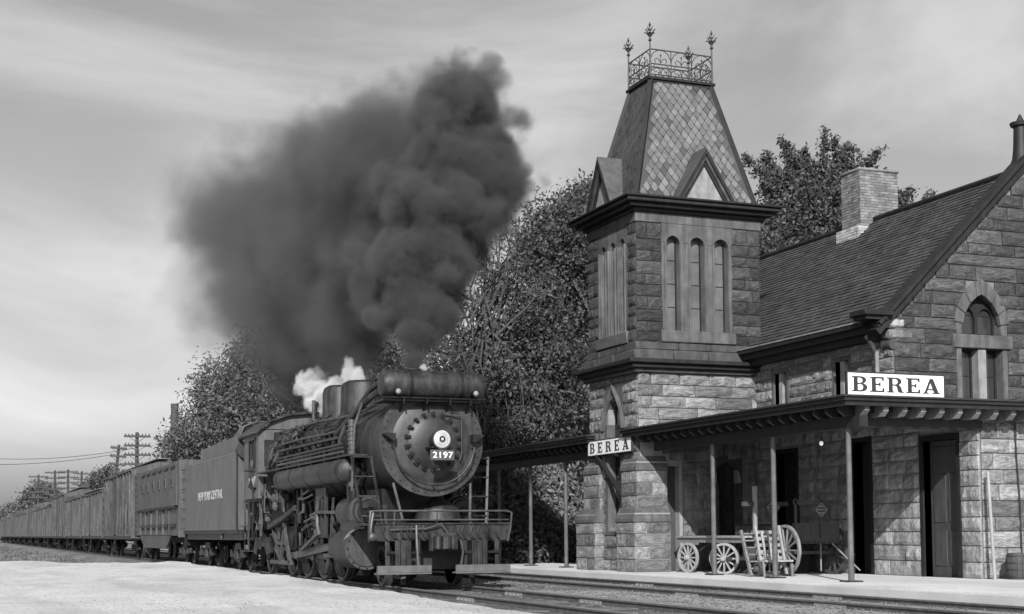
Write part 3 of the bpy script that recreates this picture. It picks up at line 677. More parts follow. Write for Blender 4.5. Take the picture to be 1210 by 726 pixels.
ashlar(GW, 'y', GT, NW, 24.2, 3.5, 9.2, [(20.9, 22.32, 3.5, 6.2), (21.2, 22.0, 6.2, 6.6)], 'stone_grey', 14, clip=clip, course=(.26, .3, .33), wid=(.55, 1.3))
for q in ((20.9, 21.04, 3.5, 5.15), (22.18, 22.32, 3.5, 5.15), (20.9, 21.06, 5.46, 5.75), (22.14, 22.32, 5.46, 5.75)): MB().bb(q[0], q[1], GT - .04, GT + .3, q[2], q[3]).build('jamb', 'stone_dressed', GW, bevel=.015)
MB().bb(20.78, 22.44, GT - .09, GT + .3, 5.15, 5.46).build('transom', 'stone_dressed', GW, bevel=.02)
MB().bb(21.5, 21.72, GT - .03, GT + .28, 3.95, 5.15).build('mullion', 'trim_pale', GW, bevel=.015)
for q0, q1 in ((21.04, 21.5), (21.72, 22.18)): window(GW, 'y', GT + .2, q0, q1, 3.95, 5.15, 2, 1, 'glass', .05)
ah = MB(); lancet_head(ah, 'y', GT - .02, .3, 21.06, 22.14, 5.75, 6.45, 6.38); ah.build('arch_head', 'stone_dressed', GW)
window(GW, 'y', GT + .2, 21.06, 22.14, 5.46, 6.42, 2, 2, 'glass', .05)
tr = MB()   # wooden tracery: two small pointed lights
for c0, c1 in ((21.09, 21.6), (21.6, 22.11)): lancet_head(tr, 'y', GT + .15, .05, c0 + .04, c1 - .04, 5.82, 6.2, 6.1); tr.bb(c0, c0 + .04, GT + .15, GT + .2, 5.5, 6.2); tr.bb(c1 - .04, c1, GT + .151, GT + .201, 5.5, 6.2)
tr.build('tracery', 'trim', GW)
# arch stones
vo = [(20.93, 5.72), (21.0, 6.02), (21.2, 6.33), (21.45, 6.53), (21.6, 6.6), (21.75, 6.53), (22.0, 6.33), (22.2, 6.02), (22.27, 5.72)]
for i in range(8):
    a, b = Vector((vo[i][0], vo[i][1])), Vector((vo[i + 1][0], vo[i + 1][1])); c = Vector((21.6, 5.6))
    ia, ib = c + (a - c) * .78, c + (b - c) * .78; oa, ob = c + (a - c) * 1.14, c + (b - c) * 1.14; g = (b - a).normalized() * .008
    MB().prism([tuple(ia + g), tuple(ib - g), tuple(ob - g), tuple(oa + g)], lambda u, v, d: (u, GT - .07 + d, v), .12).build('voussoir', 'stone_dressed', GW, smooth=False, bevel=.012)
# kneelers, coping, apex pot
for k, (x0, z0, x1) in enumerate(((19.08, 5.27, 19.7), (18.8, 5.52, 19.5))): MB().bb(x0, x1, GT - .08, GT + .3, z0, z0 + .22).build('kneeler_stone', 'stone', GW, bevel=.05)
MB().lathe((19.2, GT - .03, 5.16), (0, 1, 0), [(0, .12), (.3, .12)], 16).build('kneeler_scroll', 'stone_band', GW)
for e, th, z_ in ((0, .08, .14), (.06, .07, .07), (.09, .16, -.04)):
    for s in (-1, 1):
        pa = Vector((AP[0] + s * (AP[0] - 18.72), 0, 5.72 + (18.72 - NW) * sl_ + .2 + z_)); pb = Vector((AP[0], 0, AP[1] + .2 + z_))
        MB().bar(pa + Vector((0, GT - .02 + e, 0)), pb + Vector((0, GT - .02 + e, 0)), .42, th).build('coping', 'trim', GW)
MB().bb(18.3, 19.05, GT - .28, GT + .32, 5.74, 5.87).build('coping_foot', 'trim', GW, bevel=.02); MB().bb(18.38, 18.95, GT - .2, GT + .28, 5.66, 5.74).build('coping_foot', 'trim', GW)
ap = MB(); ap.lathe((AP[0], GT + .1, 9.4), (0, 0, 1), [(0, .3), (.25, .2), (.5, .17), (1.0, .15), (1.02, .22), (1.1, .24), (1.12, .1), (1.3, .02)], 10); ap.build('apex_finial', 'trim', GW)
# main roof
ev = (18.82, 5.62); MR = MB()
MR.add([(ev[0], GT + .3, ev[1]), (AP[0], GT + .3, AP[1]), (AP[0], 37.6, AP[1]), (ev[0], 37.6, ev[1]), (2 * AP[0] - ev[0], GT + .3, ev[1]), (2 * AP[0] - ev[0], 37.6, ev[1])], [(0, 1, 2, 3), (1, 4, 5, 2)])
MR = MR.build('main_roof', 'slate', ST, smooth=False)
L_ = math.hypot(AP[0] - ev[0], AP[1] - ev[1]); dx, dz = (AP[0] - ev[0]) / L_, (AP[1] - ev[1]) / L_; J = MB(); r = random.Random(3); row = 0; s = 0
vs = []; fs = []
while s < L_ - .05:
    y = GT + .3 + (.11 if row % 2 else 0)
    while y < 37.5:
        w = .22; lift = .012 + r.uniform(0, .012); lo = s - .02; hi = min(s + .17, L_); q = len(vs); t = .006 * (r.random() < .1)
        for (ss, hh) in ((lo, lift + .012), (hi, .004)):
            for yy in (y + .003, y + w - .003): vs.append((ev[0] + dx * ss - dz * hh, yy, ev[1] + dz * ss + dx * hh))
        for yy in (y + .003, y + w - .003): vs.append((ev[0] + dx * lo, yy, ev[1] + dz * lo))
        fs += [(q, q + 1, q + 3, q + 2), (q, q + 4, q + 5, q + 1)]; y += w
    s += .15; row += 1
J.v = vs; J.f = fs; J.build('roof_slates', 'slate', MR, kind='stuff', smooth=False)
MB().tube([(AP[0], GT + .3, AP[1] + .05), (AP[0], 37.6, AP[1] + .05)], .07, 8).build('ridge_roll', 'trim', MR)
for n0, n1, z0, z1, m_ in ((18.62, 18.9, 5.56, 5.66, 'trim'), (18.72, 18.98, 5.42, 5.56, 'trim'), (18.86, 19.24, 5.28, 5.42, 'trim')): MB().bb(n0, n1, GT + .3, 37.6, z0, z1).build('eaves_moulding', m_, MR)
MB().bb(18.6, 18.66, GT + .32, 37.6, 5.66, 5.69).build('gutter_lip', 'trim_pale', MR)
dp = MB(); dp.tube([(18.85, 26.25, 5.4), (18.98, 26.2, 5.2), (19.08, 26.18, 5.0), (19.1, 26.18, 3.7)], .05, 8); dp.build('downspout', 'trim_pale', MR)
# brick chimney on the ridge
CH = MB().bb(22.55, 23.75, 31.5, 32.35, 8.3, 10.72).build('chimney', 'mortar', ST)
def bricks(x0, x1, y0, y1, z0, z1, m_, seed):
    r = random.Random(seed); J = MB(); z = z0; row = 0
    while z < z1 - .01:
        for face in ('y', 'x'):
            a0, a1 = (x0, x1) if face == 'y' else (y0, y1); a = a0 - (.11 if row % 2 else 0)
            while a < a1 - .01:
                b0, b1 = max(a + .006, a0), min(a + .214, a1); e = r.uniform(.008, .016)
                if b1 - b0 > .03:
                    if face == 'y': J.bb(b0, b1, y0 - e, y0 + .03, z + .006, z + .069)
                    else: J.bb(x0 - e, x0 + .03, b0, b1, z + .006, z + .069)
                a += .22
        z += .075; row += 1
    J.build('bricks', m_, CH, kind='stuff', smooth=False)
bricks(22.55, 23.75, 31.5, 32.35, 9.22, 10.72, 'brick', 1)
MB().bb(22.4, 23.9, 31.42, 32.43, 8.2, 9.2).build('chimney_base', 'mortar', CH)
bricks(22.4, 23.9, 31.42, 32.43, 8.3, 9.2, 'brick_lit', 2)  # base bricks coloured paler to stand for strong light on them
MB().bb(22.5, 23.8, 31.45, 32.4, 10.72, 10.8).build('chimney_cap', 'brick', CH, bevel=.03)
fl = MB()
for k in range(4): fl.bb(22.25 + k * .16, 22.42 + k * .16, 31.36, 31.44, 8.45 + k * .14, 8.78 + k * .14)
fl.bb(22.33, 22.42, 31.36, 32.5, 8.4, 8.75); fl.build('step_flashing', 'trim', CH)

# ------------------------------------------------------------------ canopies
def canopy(label, e_n, wall_n, t0, t1, posts, wrap):
    root = thing('platform_canopy', (16.1, t0 + .6, .1), label, 'canopy')
    ze = 3.6; wz = 4.0
    R_ = MB()
    if wrap:
        A, B, C = (e_n, t1, ze), (e_n, t0, ze), (27, t0, ze); a, b, c = (wall_n, t1, wz), (wall_n, GT, wz), (27, GT, wz); q = -.07
        up = [A, B, C, a, b, c]; vs = up + [(x, y, z + q) for x, y, z in up]
        R_.add(vs, [(0, 3, 4, 1), (1, 4, 5, 2), (6, 7, 10, 9), (7, 8, 11, 10), (0, 1, 7, 6), (1, 2, 8, 7), (2, 5, 11, 8), (3, 0, 6, 9)])
    else:
        up = [(e_n, t1, ze), (e_n, t0, ze), (16.5, t0, ze + .2), (16.5, t1, ze + .2), (17.4, t0, ze), (17.4, t1, ze)]; vs = up + [(x, y, z - .07) for x, y, z in up]
        R_.add(vs, [(0, 3, 2, 1), (2, 3, 5, 4), (6, 7, 8, 9), (8, 10, 11, 9), (0, 1, 7, 6), (1, 2, 8, 7), (2, 4, 10, 8), (0, 6, 9, 3), (3, 9, 11, 5)])
    R_.build('roof_deck', 'trim', root, smooth=False)
    for dn, z0, z1, m_ in ((.0, 3.44, 3.53, 'trim'), (-.05, 3.53, 3.6, 'trim'), (-.09, 3.6, 3.635, 'iron')):
        f = MB().bb(e_n + dn, e_n + dn + .08, t0 + dn, t1, z0, z1).build('fascia', m_, root)
        if wrap: MB().bb(e_n + dn + .08, 27, t0 + dn, t0 + dn + .08, z0, z1).build('fascia', m_, root)
        else: MB().bb(e_n + dn + .08, 17.4, t0 + dn, t0 + dn + .08, z0, z1).build('fascia', m_, root)
    rl_ = 2.6 if wrap else 1.6
    rm2 = MB().prism([(0, 0), (0, -.1), (.12, -.2), (rl_, -.2), (rl_, 0)], lambda a, b, d: (a, d - .05, b), .1).mesh('rafter', smooth=False); rm2.materials.append(MATS['trim'])
    rm_sunlit = rm2.copy(); rm_sunlit.materials.clear(); rm_sunlit.materials.append(MATS['wood_grey'])  # front rafters take a paler colour to stand for sun on their ends
    y = t0 + .45
    while y < t1 - .05:
        o = link('rafter', rm2, root); o.location = (e_n + .14, y, 3.46); o.rotation_euler = (0, -.1, 0); y += .42
    if wrap:
        x = e_n + .55
        while x < 26:
            o = link('rafter', rm_sunlit, root); o.location = (x, t0 + .1, 3.46); o.rotation_euler = (0, 0, math.pi / 2); o.scale = (.9, 1.15, 1); x += .435
    MB().bb(16.0, 16.2, posts[0] - (.5 if wrap else 1.8), posts[-1] + (.5 if not wrap else 2.7), 3.06, 3.27).build('post_beam', 'trim', root)
    if wrap: MB().bb(16.2, NW, posts[0] - .1, posts[0] + .1, 3.08, 3.27).build('post_beam', 'trim', root)
    for p in posts:
        po = MB(); po.cyl((16.1, p, .1), (16.1, p, 3.08), .058, .052, 12); po.cyl((16.1, p, .6), (16.1, p, .64), .066, seg=12)
        po.build('post', 'post_wood', root); MB().bb(15.94, 16.26, p - .16, p + .16, .1, .13).build('post_base', 'iron', root)
    return root
CAN = canopy('dark timber canopy wrapping the station front on slender posts beside the tower', 15.6, NW, 22.4, 31.95, [23.05, 25.75, 28.3], True)
canopy('long dark timber shelter roof on posts running away beyond the tower', 15.6, 19.4, 34.0, 56, [36.6, 39.2, 41.8, 44.4, 47, 49.6], False)
# bulb under the canopy
bl = thing('hanging_bulb', (17.6, 26.2, 3.2), 'bare glowing light bulb hanging under the dark canopy', 'light bulb')
MB().ball((17.6, 26.2, 2.98), .045, 10, (1, 1, 1.2)).build('bulb', 'bulb_glass', bl); MB().cyl((17.6, 26.2, 3.02), (17.6, 26.2, 3.12), .025).build('socket', 'black_paint', bl); MB().cyl((17.6, 26.2, 3.12), (17.6, 26.2, 3.5), .008, seg=6).build('cord', 'black_paint', bl)
# signs
sg = thing('station_sign', (16.7, 22.4, 3.6), 'white board lettered BEREA standing on the canopy roof edge', 'sign')
MB().bb(15.63, 17.83, 22.36, 22.41, 3.63, 4.05).build('board', 'white_paint', sg)
bd = MB(); bd.bb(15.6, 17.86, 22.35, 22.42, 4.05, 4.075); bd.bb(15.6, 17.86, 22.35, 22.42, 3.605, 3.63); bd.bb(15.605, 15.63, 22.351, 22.419, 3.63, 4.05); bd.bb(17.83, 17.855, 22.351, 22.419, 3.63, 4.05); bd.build('border', 'black_paint', sg)
sign_word('BEREA', .285, 2.02, 'black_paint', (1, 0, 0), (0, 0, 1), (15.72, 22.353, 3.70), sg)
sb = MB(); sb.bar((15.9, 22.42, 4.0), (15.9, 22.9, 3.6), .03, .03); sb.bar((17.5, 22.42, 4.0), (17.5, 22.9, 3.6), .03, .03); sb.build('stay', 'iron', sg)
n_ = 15.66; pa = P(695, 530, n=n_); pb = P(735, 523.5, n=n_)
sg = thing('tower_sign', (n_, pa.y, 3.1), 'small white board lettered BEREA projecting from the tower behind the canopy corner', 'sign')
ta, tb = pa.y, pa.y - 2.55
MB().bb(n_, n_ + .05, tb, ta, 3.09, 3.46).build('board', 'white_paint', sg)
bd = MB(); bd.bb(n_ - .01, n_ + .06, tb - .02, ta + .02, 3.46, 3.48); bd.bb(n_ - .01, n_ + .06, tb - .02, ta + .02, 3.07, 3.09); bd.bb(n_ - .009, n_ + .059, ta, ta + .02, 3.09, 3.46); bd.bb(n_ - .009, n_ + .059, tb - .02, tb, 3.09, 3.46); bd.build('border', 'black_paint', sg)
sign_word('BEREA', .26, 2.3, 'black_paint', (0, -1, 0), (0, 0, 1), (n_ - .007, ta - .12, 3.145), sg, 1.3)
br = MB(); br.bar((n_ + .03, ta - .5, 3.08), (TN0 - .05, 32.2, 1.9), .12, .05); br.build('brace', 'trim', sg); MB().bar((n_ + .03, ta - .2, 3.1), (TN0 + .02, ta - .2, 3.1), .06, .06).build('bracket', 'trim', sg)  # dark bar laid along the diagonal band below the sign
MB().bar((n_ + .03, ta - 1.7, 3.1), (TN0 + .02, ta - 1.7, 3.1), .06, .06).build('bracket', 'trim', sg)

# ------------------------------------------------------------------ locomotive
LO = thing('steam_locomotive', (LC, 28, 0), 'black steam locomotive numbered 2197 heading the freight train under dark smoke', 'locomotive')
def LM(): return MB(LC)
ZC = 2.98
def lp(name, mb, m='loco_black', parent=None, **k): return mb.build(name, m, parent or LO, **k)
BO = lp('boiler', LM().lathe((0, 30.5, ZC), (0, 1, 0), [(0, 1.02), (3.4, 1.04), (5.4, 1.1), (8.7, 1.1)], 48), 'loco_dusty')
for k, t in enumerate((30.6, 31.6, 32.5, 33.5, 34.4, 35.3, 36.3, 37.3, 38.3)):
    rad = 1.02 + (.02 * (t - 30.5) / 3.4 if t < 33.9 else .02 + .06 * min((t - 33.9) / 2, 1)); lp('boiler_band', LM().lathe((0, t, ZC), (0, 1, 0), [(0, rad + .012), (.06, rad + .012)], 48), 'loco_black', BO)
lp('firebox', LM().bb(-1.02, 1.02, 36.2, 39.0, 1.35, 2.9))
SB = lp('smokebox', LM().lathe((0, 28.1, ZC), (0, 1, 0), [(0, 1.06), (2.42, 1.06)], 48), 'smokebox_grey')
lp('front_flange', LM().lathe((0, 28.02, ZC), (0, 1, 0), [(0, .95), (0, 1.13), (.11, 1.13), (.11, .95)], 56), 'smokebox_grey', SB)
lp('smokebox_front', LM().lathe((0, 28.08, ZC), (0, -1, 0), [(0, 1.1), (.02, .95), (.05, .9), (.09, .72), (.11, .62), (.12, .55)], 48), 'smokebox_grey', SB)
SD = lp('smokebox_door', LM().lathe((0, 27.97, ZC), (0, -1, 0), [(-.02, .55), (.03, .55), (.05, .52), (.1, .4), (.13, .2), (.14, 0.001)], 40), 'smokebox_grey', SB)
bolts = LM()
for k in range(44):
    a = 2 * math.pi * k / 44; bolts.cyl((1.05 * math.cos(a), 28.03, ZC + 1.05 * math.sin(a)), (1.05 * math.cos(a), 27.99, ZC + 1.05 * math.sin(a)), .02, .014, 6)
for j in range(4):
    for k in range(60):
        a = math.pi * k / 59 + math.pi * .5; t = 28.3 + j * .7; bolts.cyl((1.05 * math.cos(a), t, ZC + 1.05 * math.sin(a)), (1.08 * math.cos(a), t, ZC + 1.08 * math.sin(a)), .014, .01, 5)
lp('rivets', bolts, 'loco_dusty', SB, kind='stuff')
for k in range(18):
    a = 2 * math.pi * (k + .5) / 18; c, s = math.cos(a), math.sin(a)
    d = LM(); d.bar((.49 * c, 27.93, ZC + .49 * s), (.62 * c, 27.93, ZC + .62 * s), .075, .06, up=(0, 1, 0)); d.cyl((.56 * c, 27.9, ZC + .56 * s), (.56 * c, 27.85, ZC + .56 * s), .022, seg=6)
    lp('door_dog', d, 'loco_black', SD)
hr = LM(); hr.tube([(.88 * math.cos(a), 27.84, ZC - .02 + .88 * math.sin(a)) for a in [R(186 + k * 6) for k in range(29)]], .022, 8)
for a in (186, 225, 270, 315, 354): hr.cyl((.88 * math.cos(R(a)), 27.84, ZC - .02 + .88 * math.sin(R(a))), (.88 * math.cos(R(a)), 28.02, ZC - .02 + .88 * math.sin(R(a))), .016, seg=6)
lp('front_handrail', hr, 'loco_dusty', SB)
HL = lp('headlight', LM().lathe((0, 27.82, ZC + .02), (0, -1, 0), [(0, .12), (.1, .17), (.38, .2), (.46, .215), (.48, .215), (.48, .19), (.46, .18)], 24), 'loco_dusty')
lp('lens', LM().lathe((0, 27.352, ZC + .02), (0, -1, 0), [(-.005, .18), (.004, .15), (-.004, .14), (.012, .11), (.0, .1), (.018, .06), (.022, .001)], 24), 'lamp_glass', HL)
lp('reflector_ring', LM().lathe((0, 27.332, ZC + .02), (0, -1, 0), [(0, .07), (.004, .067), (.004, .06), (0, .057)], 24), 'loco_pale', HL)
lp('headlight_bracket', LM().bb(-.2, .2, 27.4, 27.95, ZC - .16, ZC - .12), 'loco_black', HL)
NP = lp('number_plate', LM().bb(-.26, .26, 27.32, 27.36, ZC - .42, ZC - .2), 'plate_grey', bevel=.012)
text_obj('2197', .175, 'white_paint', (1, 0, 0), (0, 0, 1), (LC, 27.315, ZC - .312), NP, sx=1.15)
for s in (-1, 1):   # lamp brackets and side lugs on the smokebox front
    b = LM(); b.prism([(0, 0), (.24, 0), (.24, -.03), (.05, -.16), (0, -.16)], lambda a, q, d, s=s: (s * (.84 + a), 27.8 + d, ZC + .16 + q), .28); lp('lamp_bracket', b, 'loco_black', SB, smooth=False)
vr = LM(); vr.tube([(.15, 27.95, 3.55), (.62, 27.9, 3.53), (.62, 27.9, 3.3), (.62, 27.9, 2.75), (.58, 27.92, 2.6)], .016, 6); lp('vertical_grab_rail', vr, 'loco_worn', SB)
# feedwater heater across the top of the smokebox
HE = lp('feedwater_heater', LM().lathe((-.86, 28.0, 4.16), (1, 0, 0), [(0, .3), (1.74, .3)], 32), 'loco_dusty')
for s in (-1, 1):
    lp('end_cap', LM().lathe((s * .86, 28.0, 4.16), (s, 0, 0), [(-.02, .315), (.03, .315), (.03, .29), (.17, .285), (.24, .24), (.26, .12), (.265, .001)], 32), 'loco_dusty', HE)
    lp('strap', LM().lathe((s * .55, 28.0, 4.16), (1, 0, 0), [(0, .312), (.06, .312)], 32), 'loco_black', HE)
    ml_ = lp('marker_lamp', LM().cyl((s * .84, 27.8, 3.98), (s * .84, 27.62, 3.98), .075, seg=14), 'loco_black'); lp('lens', LM().lathe((s * .84, 27.62, 3.98), (0, -1, 0), [(0, .055), (.02, .04), (.03, .001)], 12), 'clear_lens', ml_)
sh = LM(); sh.bb(-1.12, 1.0, 27.75, 28.5, 3.80, 3.835); sh.tube([(-1.15, 27.7, 3.86), (1.1, 27.7, 3.86)], .02, 6)
for x in (-.7, -.2, .3, .75): sh.bar((x, 27.8, 3.79), (x, 28.1, 3.55), .04, .05); sh.cyl((x, 27.7, 3.86), (x, 27.7, 3.74), .018, seg=6)
lp('heater_shelf', sh)
hp = LM(); hp.tube([(.95, 28.1, 3.85), (1.02, 28.05, 3.6), (1.08, 28.15, 3.3), (1.1, 28.3, 3.05)], .03, 6); hp.tube([(1.05, 28.2, 3.95), (1.16, 28.15, 3.7), (1.12, 28.25, 3.4)], .02, 6); hp.tube([(1.0, 28.0, 3.75), (1.2, 28.1, 3.5), (1.25, 28.2, 3.2)], .014, 5); lp('heater_hoses', hp, 'loco_black')
# stack, bell, domes
lp('smoke_stack', LM().lathe((0, 29.3, 3.9), (0, 0, 1), [(0, .5), (.1, .34), (.2, .28), (.6, .3), (.68, .34), (.72, .34), (.72, .27), (.4, .25)], 28))
def dome(name, t, r, top, m): lp(name, LM().lathe((0, t, 3.7), (0, 0, 1), [(0, r + .12), (.15, r + .04), (.35, r), (top - 3.7 - .2, r * .98), (top - 3.7 - .08, r * .9), (top - 3.7 - .02, r * .7), (top - 3.7, .001)], 32), m)
dome('sand_dome', 33.3, .55, 4.8, 'loco_dusty'); dome('steam_dome', 35.3, .5, 4.88, 'loco_dusty')
be = LM(); be.lathe((0, 31.2, 4.25), (0, 0, 1), [(0, .24), (.04, .2), (.2, .15), (.3, .1), (.34, .001)], 20); BE = lp('bell', be, 'loco_worn'); bf = LM(); bf.bar((-.3, 31.2, 4.0), (-.3, 31.2, 4.6), .05, .05); bf.bar((.3, 31.2, 4.0), (.3, 31.2, 4.6), .05, .05); bf.bar((-.32, 31.2, 4.6), (.32, 31.2, 4.6), .05, .05); lp('bell_yoke', bf, 'loco_black', BE)
for (x, t, h) in ((-.18, 37.4, .55), (.12, 37.5, .6), (-.05, 37.9, .42)):
    v = LM(); v.cyl((x, t, 4.0), (x, t, 4.1 + h * .8), .05, seg=10); v.cyl((x, t, 4.1 + h * .8), (x, t, 4.1 + h), .09, seg=10); v.cyl((x, t, 4.12 + h * .35), (x, t, 4.17 + h * .35), .11, seg=10); lp('safety_valve', v, 'loco_black')
lp('whistle', LM().cyl((-.42, 36.6, 3.9), (-.42, 36.6, 4.6), .045, seg=10), 'loco_worn')
# pipes along the near side
def on_boiler(t, ang, off=.06, r=None):
    rr_ = (1.06 if t < 30.5 else 1.03 if t < 33.9 else 1.1) if r is None else r
    return (-(rr_ + off) * math.cos(R(ang)), t, ZC + (rr_ + off) * math.sin(R(ang)))
lp('delivery_pipe', LM().tube([(-1.0, 28.5, 4.05), (-1.08, 28.9, 3.95), (-1.12, 29.6, 3.78), (-1.14, 30.7, 3.5), (-1.18, 31.2, 3.36), (-1.2, 31.4, 3.1), (-1.22, 31.5, 2.85)], .075, 10), 'loco_dusty')
lp('delivery_pipe', LM().tube([(-.95, 28.6, 4.25), (-1.02, 29.0, 4.15), (-.92, 30.0, 4.0), (-.8, 31.0, 3.86)], .06, 10), 'loco_dusty')
lp('hand_rail', LM().tube([on_boiler(29.3, 48, .12)] + [on_boiler(t, 42 + (t - 30) * .6, .14) for t in (30.5, 32, 34, 36, 38, 39)], .028, 8), 'loco_worn')
lp('hand_rail', LM().tube([on_boiler(30.3, 28, .1)] + [on_boiler(t, 24, .1) for t in (31, 33, 35, 37, 38.4)], .03, 8), 'loco_worn')
lp('boiler_ledge', LM().bar((-1.2, 30.9, 3.24), (-1.24, 37.0, 3.26), .12, .06), 'loco_dusty')
st_ = LM()
for k in range(9): st_.bar((-1.2, 31.2 + k * .68, 3.22), (-1.02, 31.2 + k * .68, 3.0), .03, .04)
lp('ledge_brackets', st_, 'loco_black')
for k, t in enumerate((31.9, 32.5, 33.0, 33.6, 34.2, 34.8, 35.7, 36.4, 37.0, 37.6)):
    r = random.Random(k); a1 = r.uniform(58, 76); pts = [on_boiler(t + (a1 - a) * .012 * r.choice((-1, 1)), a, .035 + .02 * (k % 2)) for a in (a1, 50, 38, 25, 12, -2)]
    lp('sand_pipe', LM().tube(pts, r.uniform(.018, .042), 6), r.choice(('loco_dusty', 'loco_black', 'loco_worn')))
for k in range(10):
    r = random.Random(50 + k); t = r.uniform(35.5, 38.4); a = r.uniform(5, 60)
    pts = [on_boiler(t + j * r.uniform(.1, .22), a + j * r.uniform(-12, 8), .07) for j in range(5)]; lp('steam_pipe', LM().tube(pts, r.uniform(.02, .05), 7), r.choice(('loco_dusty', 'loco_black', 'loco_worn')))
for t, a in ((36.9, 30), (37.5, 22), (36.0, 40), (38.1, 34)): x, y, z = on_boiler(t, a, .1); lp('valve', LM().ball((x, y, z), .1, 10, (1, 1.2, 1)), 'loco_dusty')
rb_ = LM(); rb_.cyl((-1.24, 29.75, 2.1), (-1.24, 29.75, 3.55), .085, seg=14)
for k in range(13): rb_.cyl((-1.24, 29.75, 2.2 + k * .1), (-1.24, 29.75, 2.235 + k * .1), .105, seg=14)
lp('ribbed_pipe', rb_, 'loco_worn'); lp('pump_pipe', LM().tube([(-1.15, 29.2, 3.9), (-1.3, 29.3, 3.4), (-1.34, 29.3, 2.8), (-1.36, 29.3, 2.0)], .03, 8), 'loco_worn')
lp('pump_pipe', LM().tube([(-1.1, 30.6, 3.6), (-1.3, 30.5, 3.2), (-1.36, 30.5, 2.75)], .05, 8), 'loco_dusty')
# running boards and air reservoirs
for s in (-1, 1):
    RBd = LM(); RBd.bb(s * 1.46 if s < 0 else .98, -.98 if s < 0 else 1.46, 29.2, 38.9, 2.74, 2.78); RBd = lp('running_board', RBd, 'loco_dusty')
    for z, m_ in ((2.86, 'loco_worn'), (2.95, 'loco_dusty'), (3.03, 'loco_black')): lp('board_pipe', LM().tube([(s * 1.43, 29.8, z), (s * 1.43, 36.4, z)], .026, 6), m_, RBd)
    bk = LM()
    for k in range(6): bk.bar((s * 1.43, 30.1 + k * 1.25, 2.5), (s * 1.43, 30.1 + k * 1.25, 3.05), .05, .03)
    lp('pipe_clamps', bk, 'loco_black', RBd)
    T = lp('air_reservoir', LM().lathe((s * 1.3, 29.55, 2.47), (0, 1, 0), [(0, .001), (.03, .14), (.09, .24), (.14, .265), (6.7, .265), (6.78, .22), (6.84, .001)], 24), 'loco_dusty')
    for k in range(5): lp('tank_band', LM().lathe((s * 1.3, 30.0 + k * 1.5, 2.47), (0, 1, 0), [(0, .277), (.05, .277)], 24), 'loco_black', T)
    # ladders, deck braces
    la = LM(); a0, a1 = (s * 1.52, 28.75, 2.72), (s * 1.36, 28.45, 1.3); b0, b1 = (s * 1.1, 28.75, 2.72), (s * .98, 28.35, 1.3); la.bar(a0, a1, .05, .03); la.bar(b0, b1, .05, .03)
    for k in range(4):
        f = .02 + k * .29; la.bar(Vector(a0).lerp(Vector(a1), f), Vector(b0).lerp(Vector(b1), f), .07, .025)
    lp('front_ladder', la, 'loco_dusty')
    lp('deck_brace', LM().tube([(s * .84, 28.0, 2.12), (s * .72, 27.72, 1.33)], .03, 8), 'loco_worn')
# cylinders and valve chests
CY = None
for s in (-1, 1):
    c = LM(); c.lathe((s * 1.08, 29.2, .78), (0, 1, 0), [(0, .44), (1.35, .44)], 36); c.bb(min(s * .6, s * 1.3), max(s * .6, s * 1.3), 29.25, 30.5, .8, 1.7); CY = lp('cylinder', c, 'loco_dusty')
    lp('cylinder_head', LM().lathe((s * 1.08, 29.2, .78), (0, -1, 0), [(-.02, .455), (.04, .455), (.04, .4), (.07, .38), (.08, .2), (.08, .001)], 36), 'loco_worn', CY)
    hb = LM()
    for k in range(16): a = 2 * math.pi * k / 16; hb.cyl((s * 1.08 + .425 * math.cos(a), 29.16, .78 + .425 * math.sin(a)), (s * 1.08 + .425 * math.cos(a), 29.13, .78 + .425 * math.sin(a)), .017, seg=6)
    lp('head_bolts', hb, 'loco_black', CY)
    V = lp('valve_chest', LM().lathe((s * 1.05, 29.05, 1.56), (0, 1, 0), [(0, .2), (.02, .3), (.1, .33), (1.6, .33), (1.66, .28)], 28), 'loco_dusty', CY); lp('chest_cover', LM().lathe((s * 1.05, 29.05, 1.56), (0, -1, 0), [(0, .26), (.04, .24), (.06, .1), (.1, .08), (.11, .001)], 24), 'loco_black', CY)
    for q in (.12, .28): lp('chest_ring', LM().lathe((s * 1.05, 29.1 + q, 1.56), (0, 1, 0), [(0, .35), (.05, .35)], 28), 'loco_worn', CY)
    lp('steam_delivery', LM().tube([(s * .95, 29.9, 2.6), (s * 1.12, 29.9, 2.2), (s * 1.1, 29.9, 1.8)], .2, 14), 'loco_black', CY)
pt_ = []
for tq in (29.24, 29.34, 29.46):
    for aq in (104, 116, 128, 140, 150): pt_.append((-1.08 + .452 * math.cos(R(aq + (tq - 29.3) * 40)), tq + .02 * math.sin(aq), .78 + .452 * math.sin(R(aq + (tq - 29.3) * 40))))
lp('lagging_patch', LM().add(pt_, [(i * 5 + j, i * 5 + j + 1, i * 5 + j + 6, i * 5 + j + 5) for i in range(2) for j in range(4)]), 'loco_pale')
lp('cylinder_saddle', LM().bb(-.7, .7, 29.3, 30.5, .55, 2.05))
lp('main_frame', LM().bb(-.5, .5, 28.3, 40.4, .55, 1.25), 'iron')
lp('exhaust_pocket', LM().lathe((.35, 28.7, 1.35), (0, 0, 1), [(0, .5), (.25, .45), (.4, .25), (.5, .1)], 20), 'loco_dusty')
